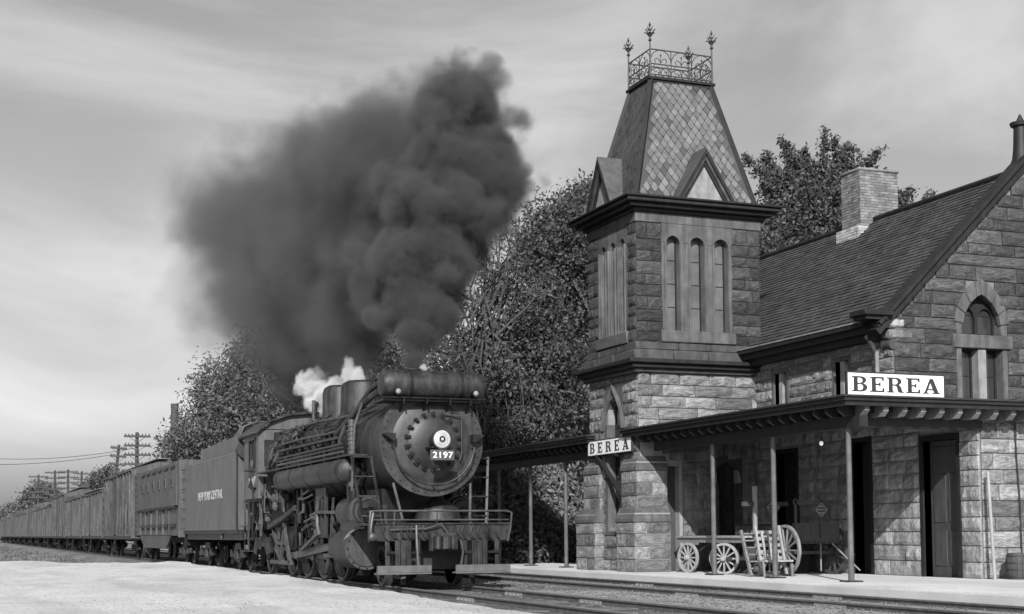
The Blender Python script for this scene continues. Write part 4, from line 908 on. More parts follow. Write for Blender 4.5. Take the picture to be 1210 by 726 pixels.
# wheels
def wheel(name, r, spokes, x, t, s, tyre='loco_worn', cw=True):
    w = MB(); hub = .16 * r / .8 + .04
    w.lathe((0, 0, 0), (s, 0, 0), [(-.1, hub), (.12, hub), (.12, hub * .55), (.09, .001)], 16)
    rim = r - .075
    w.lathe((0, 0, 0), (s, 0, 0), [(-.05, rim - .07), (.05, rim - .07), (.05, rim), (-.05, rim), (-.05, rim - .07)], 32)
    if spokes:
        for k in range(spokes):
            a = 2 * math.pi * k / spokes; c, q = math.cos(a), math.sin(a); w.bar((0, c * hub * .8, q * hub * .8), (0, c * (rim - .04), q * (rim - .04)), .06, .055, up=(1, 0, 0))
    else: w.lathe((0, 0, 0), (s, 0, 0), [(.0, hub), (-.03, rim * .6), (.0, rim - .06)], 28)
    if cw: w.prism([(rim * .96 * math.cos(a), rim * .96 * math.sin(a)) for a in [R(200 + k * 14) for k in range(11)]], lambda a, b, d, s=s: (s * (.02 + d), a, b), .05)
    me = w.mesh(name); me.materials.append(MATS['loco_black']); ty = MB().lathe((0, 0, 0), (s, 0, 0), [(-.09, r + .025), (-.06, r + .025), (-.05, r), (.07, r - .006), (.07, rim), (-.07, rim), (-.09, r - .02)], 40).mesh('tyre'); ty.materials.append(MATS[tyre])
    return me, ty
def put_wheel(name, pair, root, x, t, z, rx=0):
    o = link(name, pair[0], root); o.location = (x, t, z); o.rotation_euler = (rx, 0, 0)
    if root.get('_w') is None and root.type == 'EMPTY': pass
    c = link('tyre', pair[1], o); return o
DR = [32.1, 33.78, 35.46, 37.14]
for s in (-1, 1):
    wp = wheel('driving_wheel', .8, 14, 0, 0, s); lpw = wheel('leading_wheel', .42, 10, 0, 0, s, cw=False); tpw = wheel('trailing_wheel', .56, 12, 0, 0, s, cw=False)
    for t in DR: put_wheel('driving_wheel', wp, LO, LC + s * .78, t, .8, .7)
    put_wheel('leading_wheel', lpw, LO, LC + s * .78, 28.85, .42); put_wheel('trailing_wheel', tpw, LO, LC + s * .78, 39.9, .56)
    pin = (.22, -.25)       # crank offset
    lp('side_rod', LM().bar((s * .98, DR[0] + pin[0] - .15, .8 + pin[1]), (s * .98, DR[3] + pin[0] + .15, .8 + pin[1]), .07, .13), 'loco_worn')
    for t in DR: lp('crank_pin', LM().cyl((s * .85, t + pin[0], .8 + pin[1]), (s * 1.08, t + pin[0], .8 + pin[1]), .09, seg=14), 'loco_worn')
    lp('main_rod', LM().bar((s * 1.1, 31.75, .82), (s * 1.1, DR[2] + pin[0], .8 + pin[1]), .08, .17), 'loco_worn')
    g = LM(); g.bb(s * 1.1 - .06, s * 1.1 + .06, 30.55, 32.6, 1.02, 1.1); g.bb(s * 1.1 - .06, s * 1.1 + .06, 30.55, 32.6, .55, .63); lp('guide_bars', g, 'loco_worn')
    lp('piston_rod', LM().cyl((s * 1.1, 30.5, .82), (s * 1.1, 31.7, .82), .045, seg=10), 'loco_worn'); lp('crosshead', LM().bb(s * 1.1 - .1, s * 1.1 + .1, 31.55, 31.95, .6, 1.05), 'loco_dusty', bevel=.03)
    vg = LM(); x0, x1 = sorted((s * 1.22, s * 1.27))
    for (c0, c1, d0, d1) in cells(31.9, 32.9, 1.0, 2.15, [(32.1, 32.35, 1.35, 1.95), (32.45, 32.7, 1.25, 1.8)]): vg.bb(x0, x1, c0, c1, d0, d1)
    lp('valve_gear_frame', vg, 'loco_dusty')
    vl = LM(); vl.tube([(s * 1.3, 32.5, 1.9), (s * 1.3, 32.62, 1.6), (s * 1.3, 32.55, 1.25), (s * 1.3, 32.4, 1.05)], .05, 8); vl.bar((s * 1.32, 32.6, 1.6), (s * 1.2, 30.7, 1.56), .04, .07); vl.bar((s * 1.32, 32.45, 1.1), (s * 1.2, 34.6, .7), .05, .08); vl.bar((s * 1.2, 31.7, 1.0), (s * 1.25, 31.3, 1.9), .05, .06); lp('valve_gear_links', vl, 'loco_worn')
    sh_ = LM(); sh_.lathe((s * 1.0, 33.0, .95), (s, 0, 0), [(0, .95), (.12, .95), (.12, .72), (0, .72), (0, .95)], 14, a0=R(120), a1=R(250)); lp('wheel_guard', sh_, 'loco_dusty')
# brackets, trailing truck and pipe work below the cab, near side
for s in (-1, 1):
    tf = LM(); x = s * 1.15; tf.bar((x, 36.3, 1.55), (x, 38.8, 1.3), .06, .16); tf.bar((x, 35.9, .35), (x, 38.4, .35), .07, .1); tf.bar((x, 36.1, .35), (x, 36.9, 1.4), .07, .12); tf.bar((x, 37.2, .4), (x, 36.7, 1.4), .07, .1); tf.bar((x, 37.2, .4), (x, 38.3, 1.35), .07, .1); tf.bar((x, 36.6, .85), (x, 37.8, .85), .06, .08); lp('firebox_support', tf, 'loco_worn')
    tt = LM(); tt.prism([(38.6, .6), (39.1, 1.0), (40.7, 1.0), (41.1, .6), (40.6, .5), (40.3, .75), (39.5, .75), (39.2, .5)], lambda a, b, d, s=s: (s * (1.02 + d), a, b), .1); lp('trailing_truck_frame', tt, 'loco_dusty')
    lp('mud_ring_duct', LM().tube([(s * 1.18, 35.4, 1.75), (s * 1.22, 36.6, 1.5), (s * 1.22, 38.2, 1.28)], .07, 10), 'loco_dusty')
    lp('injector', LM().lathe((s * 1.2, 36.4, 2.05), (0, 1, 0), [(0, .08), (.1, .17), (.5, .17), (.6, .1), (.9, .09), (1.0, .13), (1.3, .13), (1.35, .06)], 14), 'loco_worn')
    ra = random.Random(9 + s)
    for k in range(26):
        t, z = ra.uniform(36.2, 40.6), ra.uniform(.9, 2.6); pts = [(s * ra.uniform(1.12, 1.42), t, z)]
        for j in range(ra.choice((2, 3, 4))):
            p = pts[-1]; q = ra.choice(((0, 1), (1, 0), (1, 0))); st = ra.uniform(.2, .8) * ra.choice((-1, 1)); pts.append((p[0] + ra.uniform(-.05, .05), min(max(p[1] + q[1] * st, 35.8), 40.9), min(max(p[2] + q[0] * st, .7), 2.65)))
        lp('injector_pipe', LM().tube(pts, ra.uniform(.018, .045), 6), ra.choice(('loco_dusty', 'loco_worn', 'loco_black', 'loco_worn')))
    for k in range(22):
        t, z = ra.uniform(32.6, 37), ra.uniform(1.25, 2.25); q = ra.uniform(.2, .9); vert = ra.random() < .6; x = s * ra.uniform(.95, 1.3)
        lp('drain_pipe', LM().tube([(x, t, z), (x, t + (0 if vert else q * .5), z - (q if vert else .05)), (x + s * .04, t + (.1 if vert else q), z - (q if vert else .1))], ra.uniform(.015, .05), 6), ra.choice(('loco_dusty', 'loco_worn', 'loco_black')))
    for k in range(8):
        t, z = ra.uniform(36.3, 40.2), ra.uniform(1.1, 2.5); lp('pipe_valve', LM().lathe((s * 1.3, t, z), (0, 1, ra.uniform(-.5, .5)), [(0, .05), (.04, .09), (.12, .09), (.16, .05), (.3, .04)], 10), ra.choice(('loco_worn', 'loco_dusty')))
    for k in range(6):
        t = 33 + k * .55; lp('spring_hanger', LM().bar((s * .9, t, 1.35), (s * .95, t + .1, 1.9), .07, .09), 'loco_dusty')
    lp('ash_pan', LM().prism([(36.3, 1.3), (38.9, 1.3), (38.2, .55), (37, .55)], lambda a, b, d, s=s: (s * (.2 + d), a, b), .75), 'loco_dusty')
    cs = LM(); cs.bar((s * 1.38, 40.4, 2.1), (s * 1.38, 40.4, .6), .05, .03); cs.bar((s * 1.38, 40.9, 2.1), (s * 1.38, 40.9, .6), .05, .03)
    for z in (.6, .95, 1.3): cs.bb(s * 1.38 - .12, s * 1.38 + .12, 40.38, 40.92, z, z + .03)
    lp('cab_steps', cs, 'loco_dusty')
# cab
CB = LM(); cwin = (39.5, 40.25, 2.98, 3.72)
for s in (-1, 1):
    x0, x1 = sorted((s * 1.38, s * 1.34))
    for (a, b, c, d) in cells(39.05, 41.1, 2.08, 4.0, [cwin]): CB.bb(x0, x1, a, b, c, d)
for (a, b, c, d) in cells(-1.34, 1.34, 2.08, 4.0, [(-1.22, -.9, 2.95, 3.7), (.9, 1.22, 2.95, 3.7)]): CB.bb(a, b, 39.05, 39.09, c, d)
CB = lp('cab', CB, 'tender_grey', smooth=False)
arc = [(-1.5, 3.92), (-1.38, 4.05), (-1.1, 4.25), (-.6, 4.43), (0, 4.5), (.6, 4.43), (1.1, 4.25), (1.38, 4.05), (1.5, 3.92)]
lp('cab_roof', LM().prism(arc + [(a * .97, b - .06) for a, b in arc[::-1]], lambda a, b, d: (a, 38.9 + d, b), 2.5), 'loco_dusty', CB)
lp('cab_front_panel', LM().prism([(-1.34, 4.0)] + [(a * .93, b - .07) for a, b in arc[1:-1]] + [(1.34, 4.0)], lambda a, b, d: (a, 39.05 + d, b), .04), 'tender_grey', CB)
lp('cab_floor', LM().bb(-1.33, 1.33, 39.1, 41.4, 2.0, 2.08), 'loco_black', CB)
lp('backhead', LM().bb(-.95, .95, 38.8, 39.5, 2.1, 3.9), 'dark_inside', CB)
for s in (-1, 1):
    wf = LM(); x0, x1 = sorted((s * 1.41, s * 1.36))
    for (a, b, c, d) in cells(39.43, 40.32, 2.91, 3.79, [(39.5, 40.25, 2.98, 3.72)]): wf.bb(x0, x1, a, b, c, d)
    W_ = lp('cab_window', wf, 'loco_black', CB); lp('sash_post', LM().bb(s * 1.37 - .015, s * 1.37 + .015, 39.86, 39.9, 2.98, 3.72), 'loco_black', W_)
    lp('pane', LM().bb(s * 1.35 - .005, s * 1.35 + .005, 39.5, 39.86, 2.98, 3.72), 'glass', W_); lp('arm_rest', LM().bb(s * 1.45 - .08, s * 1.45 + .08, 39.4, 40.35, 2.86, 2.91), 'loco_dusty', W_)
    fwf = LM().bb(min(s * .9, s * 1.22), max(s * .9, s * 1.22), 39.06, 39.07, 2.95, 3.7); lp('front_window', fwf, 'glass', CB)
    lp('gutter', LM().bar((s * 1.5, 38.9, 3.9), (s * 1.5, 41.4, 3.9), .05, .04), 'loco_worn', CB)
text_obj('2197', .36, 'faded_paint', (0, -1, 0), (0, 0, 1), (LC - 1.386, 39.95, 2.56), CB, sx=1.25)
lp('driver_arm_rest_cloth', LM().ball((-1.42, 39.75, 3.05), .1, 10, (.6, 1, 1.4)), 'loco_worn', CB)
# pilot deck
lp('pilot_deck', LM().bb(-1.55, 1.55, 27.55, 29.0, 1.25, 1.3), 'loco_dusty')
PB = lp('pilot_beam', LM().bb(-1.5, 1.5, 27.42, 27.6, .93, 1.25), 'loco_dusty', bevel=.015)
rg = LM()
for k in range(9):
    for x0 in (-1.2, .35):
        x = x0 + k * .1 + .03 * math.sin(k * 7.1); w = .03 * math.sin(k * 3.3 + x0); rg.tube([(x, 27.4, 1.24), (x - .03 + w, 27.36, 1.12), (x + .02 + w, 27.37, 1.0), (x + .1, 27.4, .95 + w)], .012, 5)
lp('rope_coils', rg, 'loco_dusty', PB, kind='stuff')
ha = LM(); ha.tube([(-1.48, 27.42, .98), (-1.52, 27.38, 1.3), (-1.5, 27.38, 1.53), (-1.4, 27.38, 1.54), (1.42, 27.38, 1.54), (1.52, 27.38, 1.5), (1.5, 27.4, 1.2), (1.44, 27.42, .92)], .022, 8); ha.tube([(-1.45, 27.38, 1.36), (1.45, 27.38, 1.36)], .016, 6)
for x in (-1.0, -.1, 1.0): ha.cyl((x, 27.38, 1.54), (x, 27.42, 1.25), .016, seg=6)
lp('pilot_handrail', ha, 'loco_worn')
lp('air_hose', LM().tube([(-1.45, 27.35, 1.5), (-1.5, 27.3, 1.3), (-1.52, 27.3, 1.12), (-1.48, 27.28, 1.05)], .03, 8), 'loco_worn'); lp('hose_coupling', LM().lathe((-1.48, 27.32, 1.02), (0, -1, 0), [(0, .07), (.06, .07), (.07, .04), (.08, .02)], 16), 'loco_worn')
cp = LM(); cp.bb(-.28, .28, 27.2, 27.42, .72, 1.1); cp.prism([(-.2, 0), (.05, 0), (.2, -.12), (.18, -.3), (.05, -.34), (.02, -.2), (-.1, -.16), (-.2, -.3), (-.28, -.26), (-.28, -.05)], lambda a, b, d: (a, 27.2 + b, .76 + d), .28); CPL = lp('coupler', cp, 'loco_dusty', smooth=False, bevel=.02)
lp('uncoupling_lever', LM().tube([(-1.1, 27.36, 1.16), (-.35, 27.34, 1.18), (-.05, 27.3, 1.28), (.1, 27.22, 1.05)], .018, 6), 'loco_worn', CPL); lp('signal_hose', LM().tube([(-.55, 27.36, 1.25), (-.56, 27.3, .9), (-.54, 27.28, .5), (-.5, 27.25, .3)], .03, 8), 'loco_worn')
lp('brake_hose', LM().tube([(.4, 27.38, .95), (.42, 27.3, .7), (.36, 27.25, .45), (.25, 27.25, .4)], .03, 8), 'loco_dusty')
for s, (a, b) in ((-1, (-1.42, -.3)), (1, (.22, 1.4))):
    fb = lp('footboard', LM().bb(a, b, 27.12, 27.42, .27, .31), 'footboard_wood', bevel=.01); lp('kick_plank', LM().bb(a, b, 27.16, 27.2, .315, .45), 'footboard_wood', fb)
    for x in (a + .28, b - .2): lp('hanger', LM().bar((x, 27.4, .28), (x, 27.44, 1.0), .09, .03, up=(0, 1, 0)), 'loco_dusty', fb)
    c = (a + b) / 2 - .02 * s
    for k in range(3): lp('pilot_slat', LM().bb(c - .17 + k * .115, c - .065 + k * .115, 27.3, 27.34, .42, .95), 'loco_dusty', fb, bevel=.008)
    lp('cross_strap', LM().bb(a + .25, b - .15, 27.345, 27.365, .68, .73), 'loco_black', fb)
    lp('rail_guard', LM().bar((s * .82 - .1 * s, 27.7, .3), (s * .76, 27.6, .05), .1, .03), 'loco_dusty')
bk = LM(); bk.bb(-.62, .62, 28.0, 28.1, .35, 1.2); lp('pilot_back_plate', bk, 'iron')

# ------------------------------------------------------------------ freight trucks and cars (built around x = 0, copied along the track)
def make_truck(parent, t):
    for s in (-1, 1):
        f = MB(); f.prism([(-1.15, .42), (-1.05, .62), (-.55, .62), (-.4, .82), (.4, .82), (.55, .62), (1.05, .62), (1.15, .42), (.9, .36), (.5, .36), (.3, .24), (-.3, .24), (-.5, .36), (-.9, .36)], lambda a, b, d, s=s: (s * (.92 + d), t + a, b), .12)
        T = f.build('truck_frame', 'loco_dusty', parent, smooth=False)
        for k in (-.12, .0, .12): MB().lathe((s * 1.06, t + k, .32), (0, 0, 1), [(0, .06), (.05, .075), (.1, .06), (.15, .075), (.2, .06), (.25, .075), (.3, .06)], 8).build('truck_spring', 'loco_dusty', T)
        for k in (-.85, .85): MB().bb(s * 1.0 - .1, s * 1.0 + .1, t + k - .13, t + k + .13, .36, .64).build('journal_box', 'loco_dusty', T, bevel=.03)
        for k in (-.85, .85):
            MB().lathe((s * .76, t + k, .42), (s, 0, 0), [(-.07, .44), (-.04, .44), (-.03, .42), (.06, .415), (.06, .34), (.02, .28), (.04, .1), (.1, .08), (.1, .001)], 24).build('wheel', 'iron', T)
def ladder(parent, x, t, z0, z1, w=.42, n=8, m='car_wood', face='x', s=-1):
    l = MB()
    for k in range(n):
        z = z0 + (z1 - z0) * k / (n - 1)
        if face == 'x': l.tube([(x, t, z), (x + s * .07, t + .02, z), (x + s * .07, t + w - .02, z), (x, t + w, z)], .017, 5)
        else: l.tube([(x, t, z), (x + .02, t - .07, z), (x + w - .02, t - .07, z), (x + w, t, z)], .017, 5)
    return l.build('ladder', m, parent, kind='stuff')
# tender
TE = thing('tender', (LC, 41.4, 0), 'grey slab sided coal tender lettered NEW YORK CENTRAL behind the locomotive cab', 'tender', world=False)
tk = MB().bb(-1.5, 1.5, .15, 10.5, 1.2, 3.52).build('tank', 'tender_grey', TE, bevel=.03)
MB().prism([(.15, 3.52), (7.0, 3.52), (6.8, 3.95), (.9, 4.02), (.35, 4.3), (.15, 4.25)], lambda a, b, d: (-1.38 + d, a, b), .05).build('coal_board', 'tender_grey', TE, smooth=False)
MB().prism([(.15, 3.52), (7.0, 3.52), (6.8, 3.95), (.9, 4.02), (.35, 4.3), (.15, 4.25)], lambda a, b, d: (1.33 + d, a, b), .05).build('coal_board', 'tender_grey', TE, smooth=False)
wh = MB(); wh.tube([(-1.42, .1, 3.5), (-1.44, .1, 3.95), (-1.3, .1, 4.25), (-.9, .1, 4.38), (0, .1, 4.42), (.9, .1, 4.38), (1.3, .1, 4.25), (1.44, .1, 3.95), (1.42, .1, 3.5)], .04, 8); wh.build('front_hoop', 'loco_dusty', TE)
for s in (-1, 1):
    MB().lathe((s * 1.28, 0, 3.55), (0, 1, 0), [(-.05, .25), (.3, .25)], 16).build('front_shield', 'loco_dusty', TE)
cl = MB(); n1, n2 = 26, 14; r = random.Random(4); vs = []
for i in range(n1):
    for j in range(n2): u, w = i / (n1 - 1), j / (n2 - 1); vs.append((-1.3 + 2.6 * w, .3 + 6.4 * u, 3.5 + .5 * math.sin(math.pi * w) * (1 - .5 * u) + .15 * (1 - u) + r.uniform(-.06, .06)))
cl.add(vs, [(i * n2 + j, i * n2 + j + 1, (i + 1) * n2 + j + 1, (i + 1) * n2 + j) for i in range(n1 - 1) for j in range(n2 - 1)]); cl.build('coal_load', 'coal', TE, smooth=False)
MB().bb(-1.42, 1.42, 7.05, 7.1, 3.5, 3.95).build('coal_gate', 'tender_grey', TE); MB().lathe((0, 8.8, 3.5), (0, 0, 1), [(0, .4), (.18, .4), (.2, .36), (.24, .001)], 20).build('water_hatch', 'loco_dusty', TE)
rv = MB()
for z in (1.26, 3.46):
    for k in range(96): rv.ball((-1.5, .25 + k * .106, z), .016, 6)
for t in (.22, 3.6, 7.0, 10.43):
    for k in range(22): rv.ball((-1.5, t, 1.3 + k * .1), .016, 6)
rv.build('rivets', 'tender_grey', tk, kind='stuff')
MB().bb(-1.52, -1.49, .1, .2, 1.15, 3.55).build('corner_post', 'loco_dusty', TE); MB().bb(-1.35, 1.35, .1, 10.6, .92, 1.2).build('tender_frame', 'loco_black', TE); MB().bb(-1.46, -1.35, .2, 10.5, 1.12, 1.19).build('frame_flange', 'loco_dusty', TE)
MB().prism([(-.12, 0), (0, .09), (.12, 0), (0, -.09)], lambda a, b, d: (-1.36 - d, 3.3 + a, 1.03 + b), .03).build('diamond_casting', 'loco_pale', TE); MB().bb(-1.4, 1.4, 10.5, 10.62, .7, 1.2).build('end_sill', 'loco_black', TE)
lo_, hi_ = P(232, 590, n=LC - 1.506), P(265, 583, n=LC - 1.506); span = lo_.y - hi_.y
tx = text_obj('NEW YORK CENTRAL', .40, 'faded_paint', (0, -1, 0), (0, 0, 1), (-1.506, (lo_.y + hi_.y) / 2 - 41.4, 2.33), tk, sx=1.08)
make_truck(TE, 2.4); make_truck(TE, 7.9); ladder(TE, -1.5, 9.95, 1.3, 3.4, n=7, m='loco_dusty')
MB().bar((-1.1, 0, .9), (-1.1, -.6, 1.4), .05, .05).build('draw_link', 'iron', TE); MB().bb(-.25, .25, -.6, .12, .75, 1.0).build('draw_bar', 'iron', TE)
# slotted steel gondola next to the tender
y0 = 52.75; GL = 13.9
GO = thing('gondola_car', (LC, y0, 0), 'high sided steel gondola with rows of small slots coupled behind the tender', 'freight car', world=False)
bdy = MB(); bdy.bb(-1.45, 1.45, .1, GL - .1, 1.05, 3.8); gb = bdy.build('body', 'car_steel', GO, bevel=.02)
bell = MB()
for s in (-1, 1): bell.prism([(2.3, 1.05), (3.6, .55), (GL - 3.6, .55), (GL - 2.3, 1.05)], lambda a, b, d, s=s: (s * (1.4 + d), a, b), .06)
bell.build('fishbelly_sill', 'car_steel', GO, smooth=False)
up_ = MB().bb(-1.5, -1.452, .8, GL - 1.6, 2.25, 3.62).build('side_panel', 'car_steel', GO); MB().bb(-1.56, -1.45, .5, GL - 1.3, 2.18, 2.25).build('side_ledge', 'car_steel', GO)
for k in range(6):
    t = 1.6 + k * 1.75; sp_ = MB(); sp_.bb(-1.54, -1.502, t, t + .42, 2.88, 3.28); so_ = sp_.build('slot_frame', 'car_steel', GO); MB().bb(-1.545, -1.541, t + .07, t + .35, 2.95, 3.2).build('slot', 'dark_inside', so_); MB().bb(-1.56, -1.502, t - .5, t + .5, 3.6, 3.66).build('hinge', 'loco_black', GO)
    MB().bb(-1.53, -1.452, t + .9, t + .98, 1.1, 2.18).build('side_post', 'car_steel', GO); MB().bb(-1.53, -1.46, t - .45, t + .75, 1.38, 1.5).build('sill_pocket', 'loco_black', GO)
te = MB()
for k in range(22): te.bb(-1.6, -1.5, .8 + k * .52, 1.0 + k * .52, 2.08, 2.18)
te.build('ledge_teeth', 'loco_black', GO, kind='stuff'); MB().bb(-1.52, 1.52, 0, .1, 1.0, 3.84).build('end_wall', 'car_steel', GO); MB().bb(-1.52, 1.52, GL - .1, GL, 1.0, 3.84).build('end_wall', 'car_steel', GO)
ladder(GO, -1.45, GL - 1.1, 1.3, 3.7, n=10, w=.7); MB().bb(-.2, .2, -1.2, GL + .8, .75, 1.0).build('draft_sill', 'iron', GO); make_truck(GO, 1.7); make_truck(GO, GL - 1.7)
MB().bb(-1.4, 1.4, .3, GL - .3, 3.8, 3.83).build('top_cover', 'car_steel', GO)

def boxcar(name, L, eave, style, m):
    o = thing(name, (LC, 0, 0), 'x', 'boxcar', world=False); z0 = 1.05; pk = .42
    MB().bb(-1.42, 1.42, .1, L - .1, z0, eave).build('body', m, o)
    MB().prism([(-1.55, eave - .03), (0, eave + pk), (1.55, eave - .03), (1.55, eave - .1), (0, eave + pk - .08), (-1.55, eave - .1)], lambda a, b, d: (a, d, b), L).build('roof', 'car_steel', o, smooth=False)
    MB().bb(-.3, .3, -.2, L + .2, eave + pk + .06, eave + pk + .1).build('roof_walk', 'wood_grey', o)
    for y in (-0.0, L - .1): MB().prism([(-1.45, z0 - .1), (1.45, z0 - .1), (1.45, eave - .06), (0, eave + pk - .08), (-1.45, eave - .06)], lambda a, b, d, y=y: (a, y + d, b), .1).build('end_wall', m, o, smooth=False)
    for k in range(6): MB().bb(-1.3, 1.3, -.05, 0.0, z0 + .2 + k * (eave - z0 - .3) / 5.5, z0 + .28 + k * (eave - z0 - .3) / 5.5).build('end_rib', m, o)
    dm = L / 2
    D = MB().bb(-1.5, -1.425, dm - .9, dm + .9, z0 + .05, eave - .15).build('door', m, o); MB().bb(-1.52, -1.5, dm - .75, dm - .7, z0 + .2, eave - .3).build('door_bar', 'loco_black', D); MB().bb(-1.55, -1.42, dm - 1.0, dm + 2.8, eave - .15, eave - .09).build('door_rail', 'loco_black', o)
    ps = [.35 + k * (dm - 1.3) / 4 for k in range(5)]; ps += [L - p for p in ps]
    for k, p in enumerate(ps):
        MB().bb(-1.54, -1.42, p - .06, p + .06, z0, eave - .1).build('side_post', m, o)
    if style == 'braced':
        for a, b in zip(sorted(ps)[:4], sorted(ps)[1:5]): MB().bar((-1.455, a + .05, eave - .2), (-1.455, b - .05, z0 + .1), .07, .1, up=(1, 0, 0)).build('side_brace', m, o)
        for a, b in zip(sorted(ps)[5:9], sorted(ps)[6:10]): MB().bar((-1.455, b - .05, eave - .2), (-1.455, a + .05, z0 + .1), .07, .1, up=(1, 0, 0)).build('side_brace', m, o)
    bd = MB()
    k = .2
    while k < L - .2: bd.bb(-1.428, -1.42, k, k + .012, z0, eave - .1); k += .3
    bd.build('board_seams', 'loco_black', o, kind='stuff')
    MB().bb(-1.46, 1.46, .05, L - .05, z0 - .16, z0).build('side_sill', 'loco_dusty', o); MB().bb(-.2, .2, -.7, L + .7, .75, 1.0).build('draft_sill', 'iron', o)
    ladder(o, -1.54, .3, z0, eave - .2, n=8, m='loco_worn'); ladder(o, -1.54, L - .9, z0, eave - .2, n=8, m='loco_worn'); ladder(o, -1.2, -.02, z0, eave - .2, n=8, m=m, face='y')
    make_truck(o, 1.8); make_truck(o, L - 1.8)
    return o
BA = boxcar('boxcar', 12.6, 4.15, 'braced', 'car_wood'); BB = boxcar('boxcar', 12.6, 3.6, 'ribbed', 'car_steel')
t = y0 + GL + 1.25; ords = ['first', 'second', 'third', 'fourth', 'fifth', 'sixth', 'seventh', 'eighth', 'ninth', 'tenth', 'eleventh', 'twelfth', 'thirteenth', 'fourteenth']
for k in range(14):
    src = BA if k in (0, 3, 6, 9, 11) else BB; o = src if k < 2 else copy_tree(src); o.location = (LC, t, 0)
    o['label'] = '%s boxcar behind the slotted gondola, %s' % (ords[k], 'tall with diagonal braces' if src is BA else 'low with plain vertical posts'); o['group'] = 'boxcars of the freight train'; t += 13.85

# ------------------------------------------------------------------ baggage wagons on the platform
def cart_wheel(parent, c, r, ax, spokes, m='wood_pale'):
    c = Vector(c); ax = Vector(ax).normalized(); _, u, w = basis(ax)
    wl = MB(); wl.lathe(c, ax, [(-.03, r - .055), (.03, r - .055), (.03, r), (-.03, r), (-.03, r - .055)], 32)
    o = wl.build('wheel', m, parent)
    h = MB(); h.lathe(c, ax, [(-.1, .05), (-.04, .075), (.04, .075), (.1, .05), (.11, .02)], 12); h.build('hub', m, o)
    for k in range(spokes):
        a = 2 * math.pi * k / spokes; d = u * math.cos(a) + w * math.sin(a); MB().bar(c + d * .05, c + d * (r - .05), .03, .035, up=tuple(ax)).build('spoke', m, o)
    return o
def express_sign(c, s=.24):
    o = thing('express_sign', c, 'x', 'sign'); x, y, z = c
    MB().prism([(0, -s), (s, 0), (0, s), (-s, 0)], lambda a, b, d: (x + a, y + d, z + b), .02).build('board', 'black_paint', o, smooth=False)
    b = MB()
    for k in range(4):
        a0 = [(0, -s), (s, 0), (0, s), (-s, 0)][k]; a1 = [(0, -s), (s, 0), (0, s), (-s, 0)][(k + 1) % 4]; b.bar((x + a0[0] * .9, y - .004, z + a0[1] * .9), (x + a1[0] * .9, y - .004, z + a1[1] * .9), .006, .024, up=(0, 0, 1))
    b.build('border', 'loco_pale', o)
    for k, w in ((.07, .09), (0, .14), (-.07, .09)): MB().bb(x - w, x + w, y - .006, y - .001, z + k - .017, z + k + .017).build('print_band', 'loco_pale', o)
    return o
W1 = thing('baggage_wagon', (17.1, 29.3, .1), 'long flat baggage wagon with pale spoked wheels beside the tower', 'wagon', 'baggage wagons under the canopy')
for k in range(5): MB().bb(16.62 + k * .2, 16.81 + k * .2, 28.0, 31.1, .93, .98).build('deck_plank', 'wood_pale', W1, bevel=.006)
for x in (16.66, 17.54): MB().bb(x, x + .07, 28.0, 31.1, .82, .93).build('deck_beam', 'wood_grey', W1)
for x, t, r, ax in ((16.55, 30.35, .36, (1, .22, 0)), (17.6, 30.6, .36, (1, .22, 0)), (16.5, 28.55, .36, (1, .75, 0)), (17.55, 28.3, .36, (1, .75, 0))): cart_wheel(W1, (x, t, .1 + r), r, ax, 12)
for t in (30.48, 28.42): MB().bar((16.5, t, .46), (17.6, t, .46), .08, .08).build('axle', 'iron', W1); MB().bar((17.1, t, .46), (17.1, t, .85), .3, .1).build('bolster', 'wood_dark', W1)
MB().bar((16.7, 30.4, .5), (16.8, 29.6, .85), .04, .04).build('truss_rod', 'iron', W1)
st_ = P(868, 560, n=17.0)
MB().bb(17.0, 17.08, 28.02, 28.1, .9, 2.1).build('stake', 'wood_pale', W1); MB().bb(17.5, 17.58, 28.02, 28.1, .9, 2.0).build('stake', 'wood_dark', W1); MB().bar((16.7, 28.06, 1.7), (17.9, 28.06, 1.7), .06, .1).build('end_rail', 'wood_dark', W1)
W2 = thing('baggage_wagon', (17.6, 27, .1), 'high baggage wagon with large dark spoked wheels and slatted end rack', 'wagon', 'baggage wagons under the canopy')
for x, t, r, m_ in ((17.15, 27.0, .56, 'wood_grey'), (18.6, 27.35, .56, 'wood_dark'), (17.2, 28.9, .4, 'wood_dark'), (18.5, 29.0, .4, 'wood_dark')): cart_wheel(W2, (x, t, .1 + r), r, (1, .03, 0), 14, m_)
for (a, b, c, d) in ((17.3, 18.5, 26.9, 26.95), (17.3, 18.5, 29.35, 29.4)): MB().bb(a, b, c, d, .85, 1.25).build('end_board', 'wood_dark', W2)
for x in (17.3, 18.46): MB().bb(x, x + .04, 26.95, 29.35, .85, 1.2).build('side_board', 'wood_dark', W2)
for k in range(6): MB().bb(17.34 + k * .19, 17.52 + k * .19, 26.95, 29.35, .8, .85).build('deck_plank', 'wood_dark', W2)
for t in (27.15, 28.95): MB().bar((17.1, t, .6), (18.6, t, .6), .07, .07).build('axle', 'iron', W2)
MB().bar((18.3, 26.9, .8), (18.75, 26.5, .2), .03, .03).build('brace', 'wood_grey', W2); MB().bar((18.0, 26.9, .8), (17.8, 26.6, .2), .03, .03).build('brace', 'wood_grey', W2)
HT = thing('hand_truck', (16.55, 26.9, .1), 'pale slatted hand truck leaning against the high baggage wagon', 'hand truck')
for x in (16.35, 16.95): MB().bar((x, 26.65, .15), (x, 26.95, 1.2), .05, .05).build('side_pole', 'wood_pale', HT)
for k in range(5):
    z = .5 + k * .14
    MB().bar((16.33, 26.72 + (z - .15) * .28, z), (16.97, 26.72 + (z - .15) * .28, z), .03, .07).build('slat', 'wood_pale', HT)
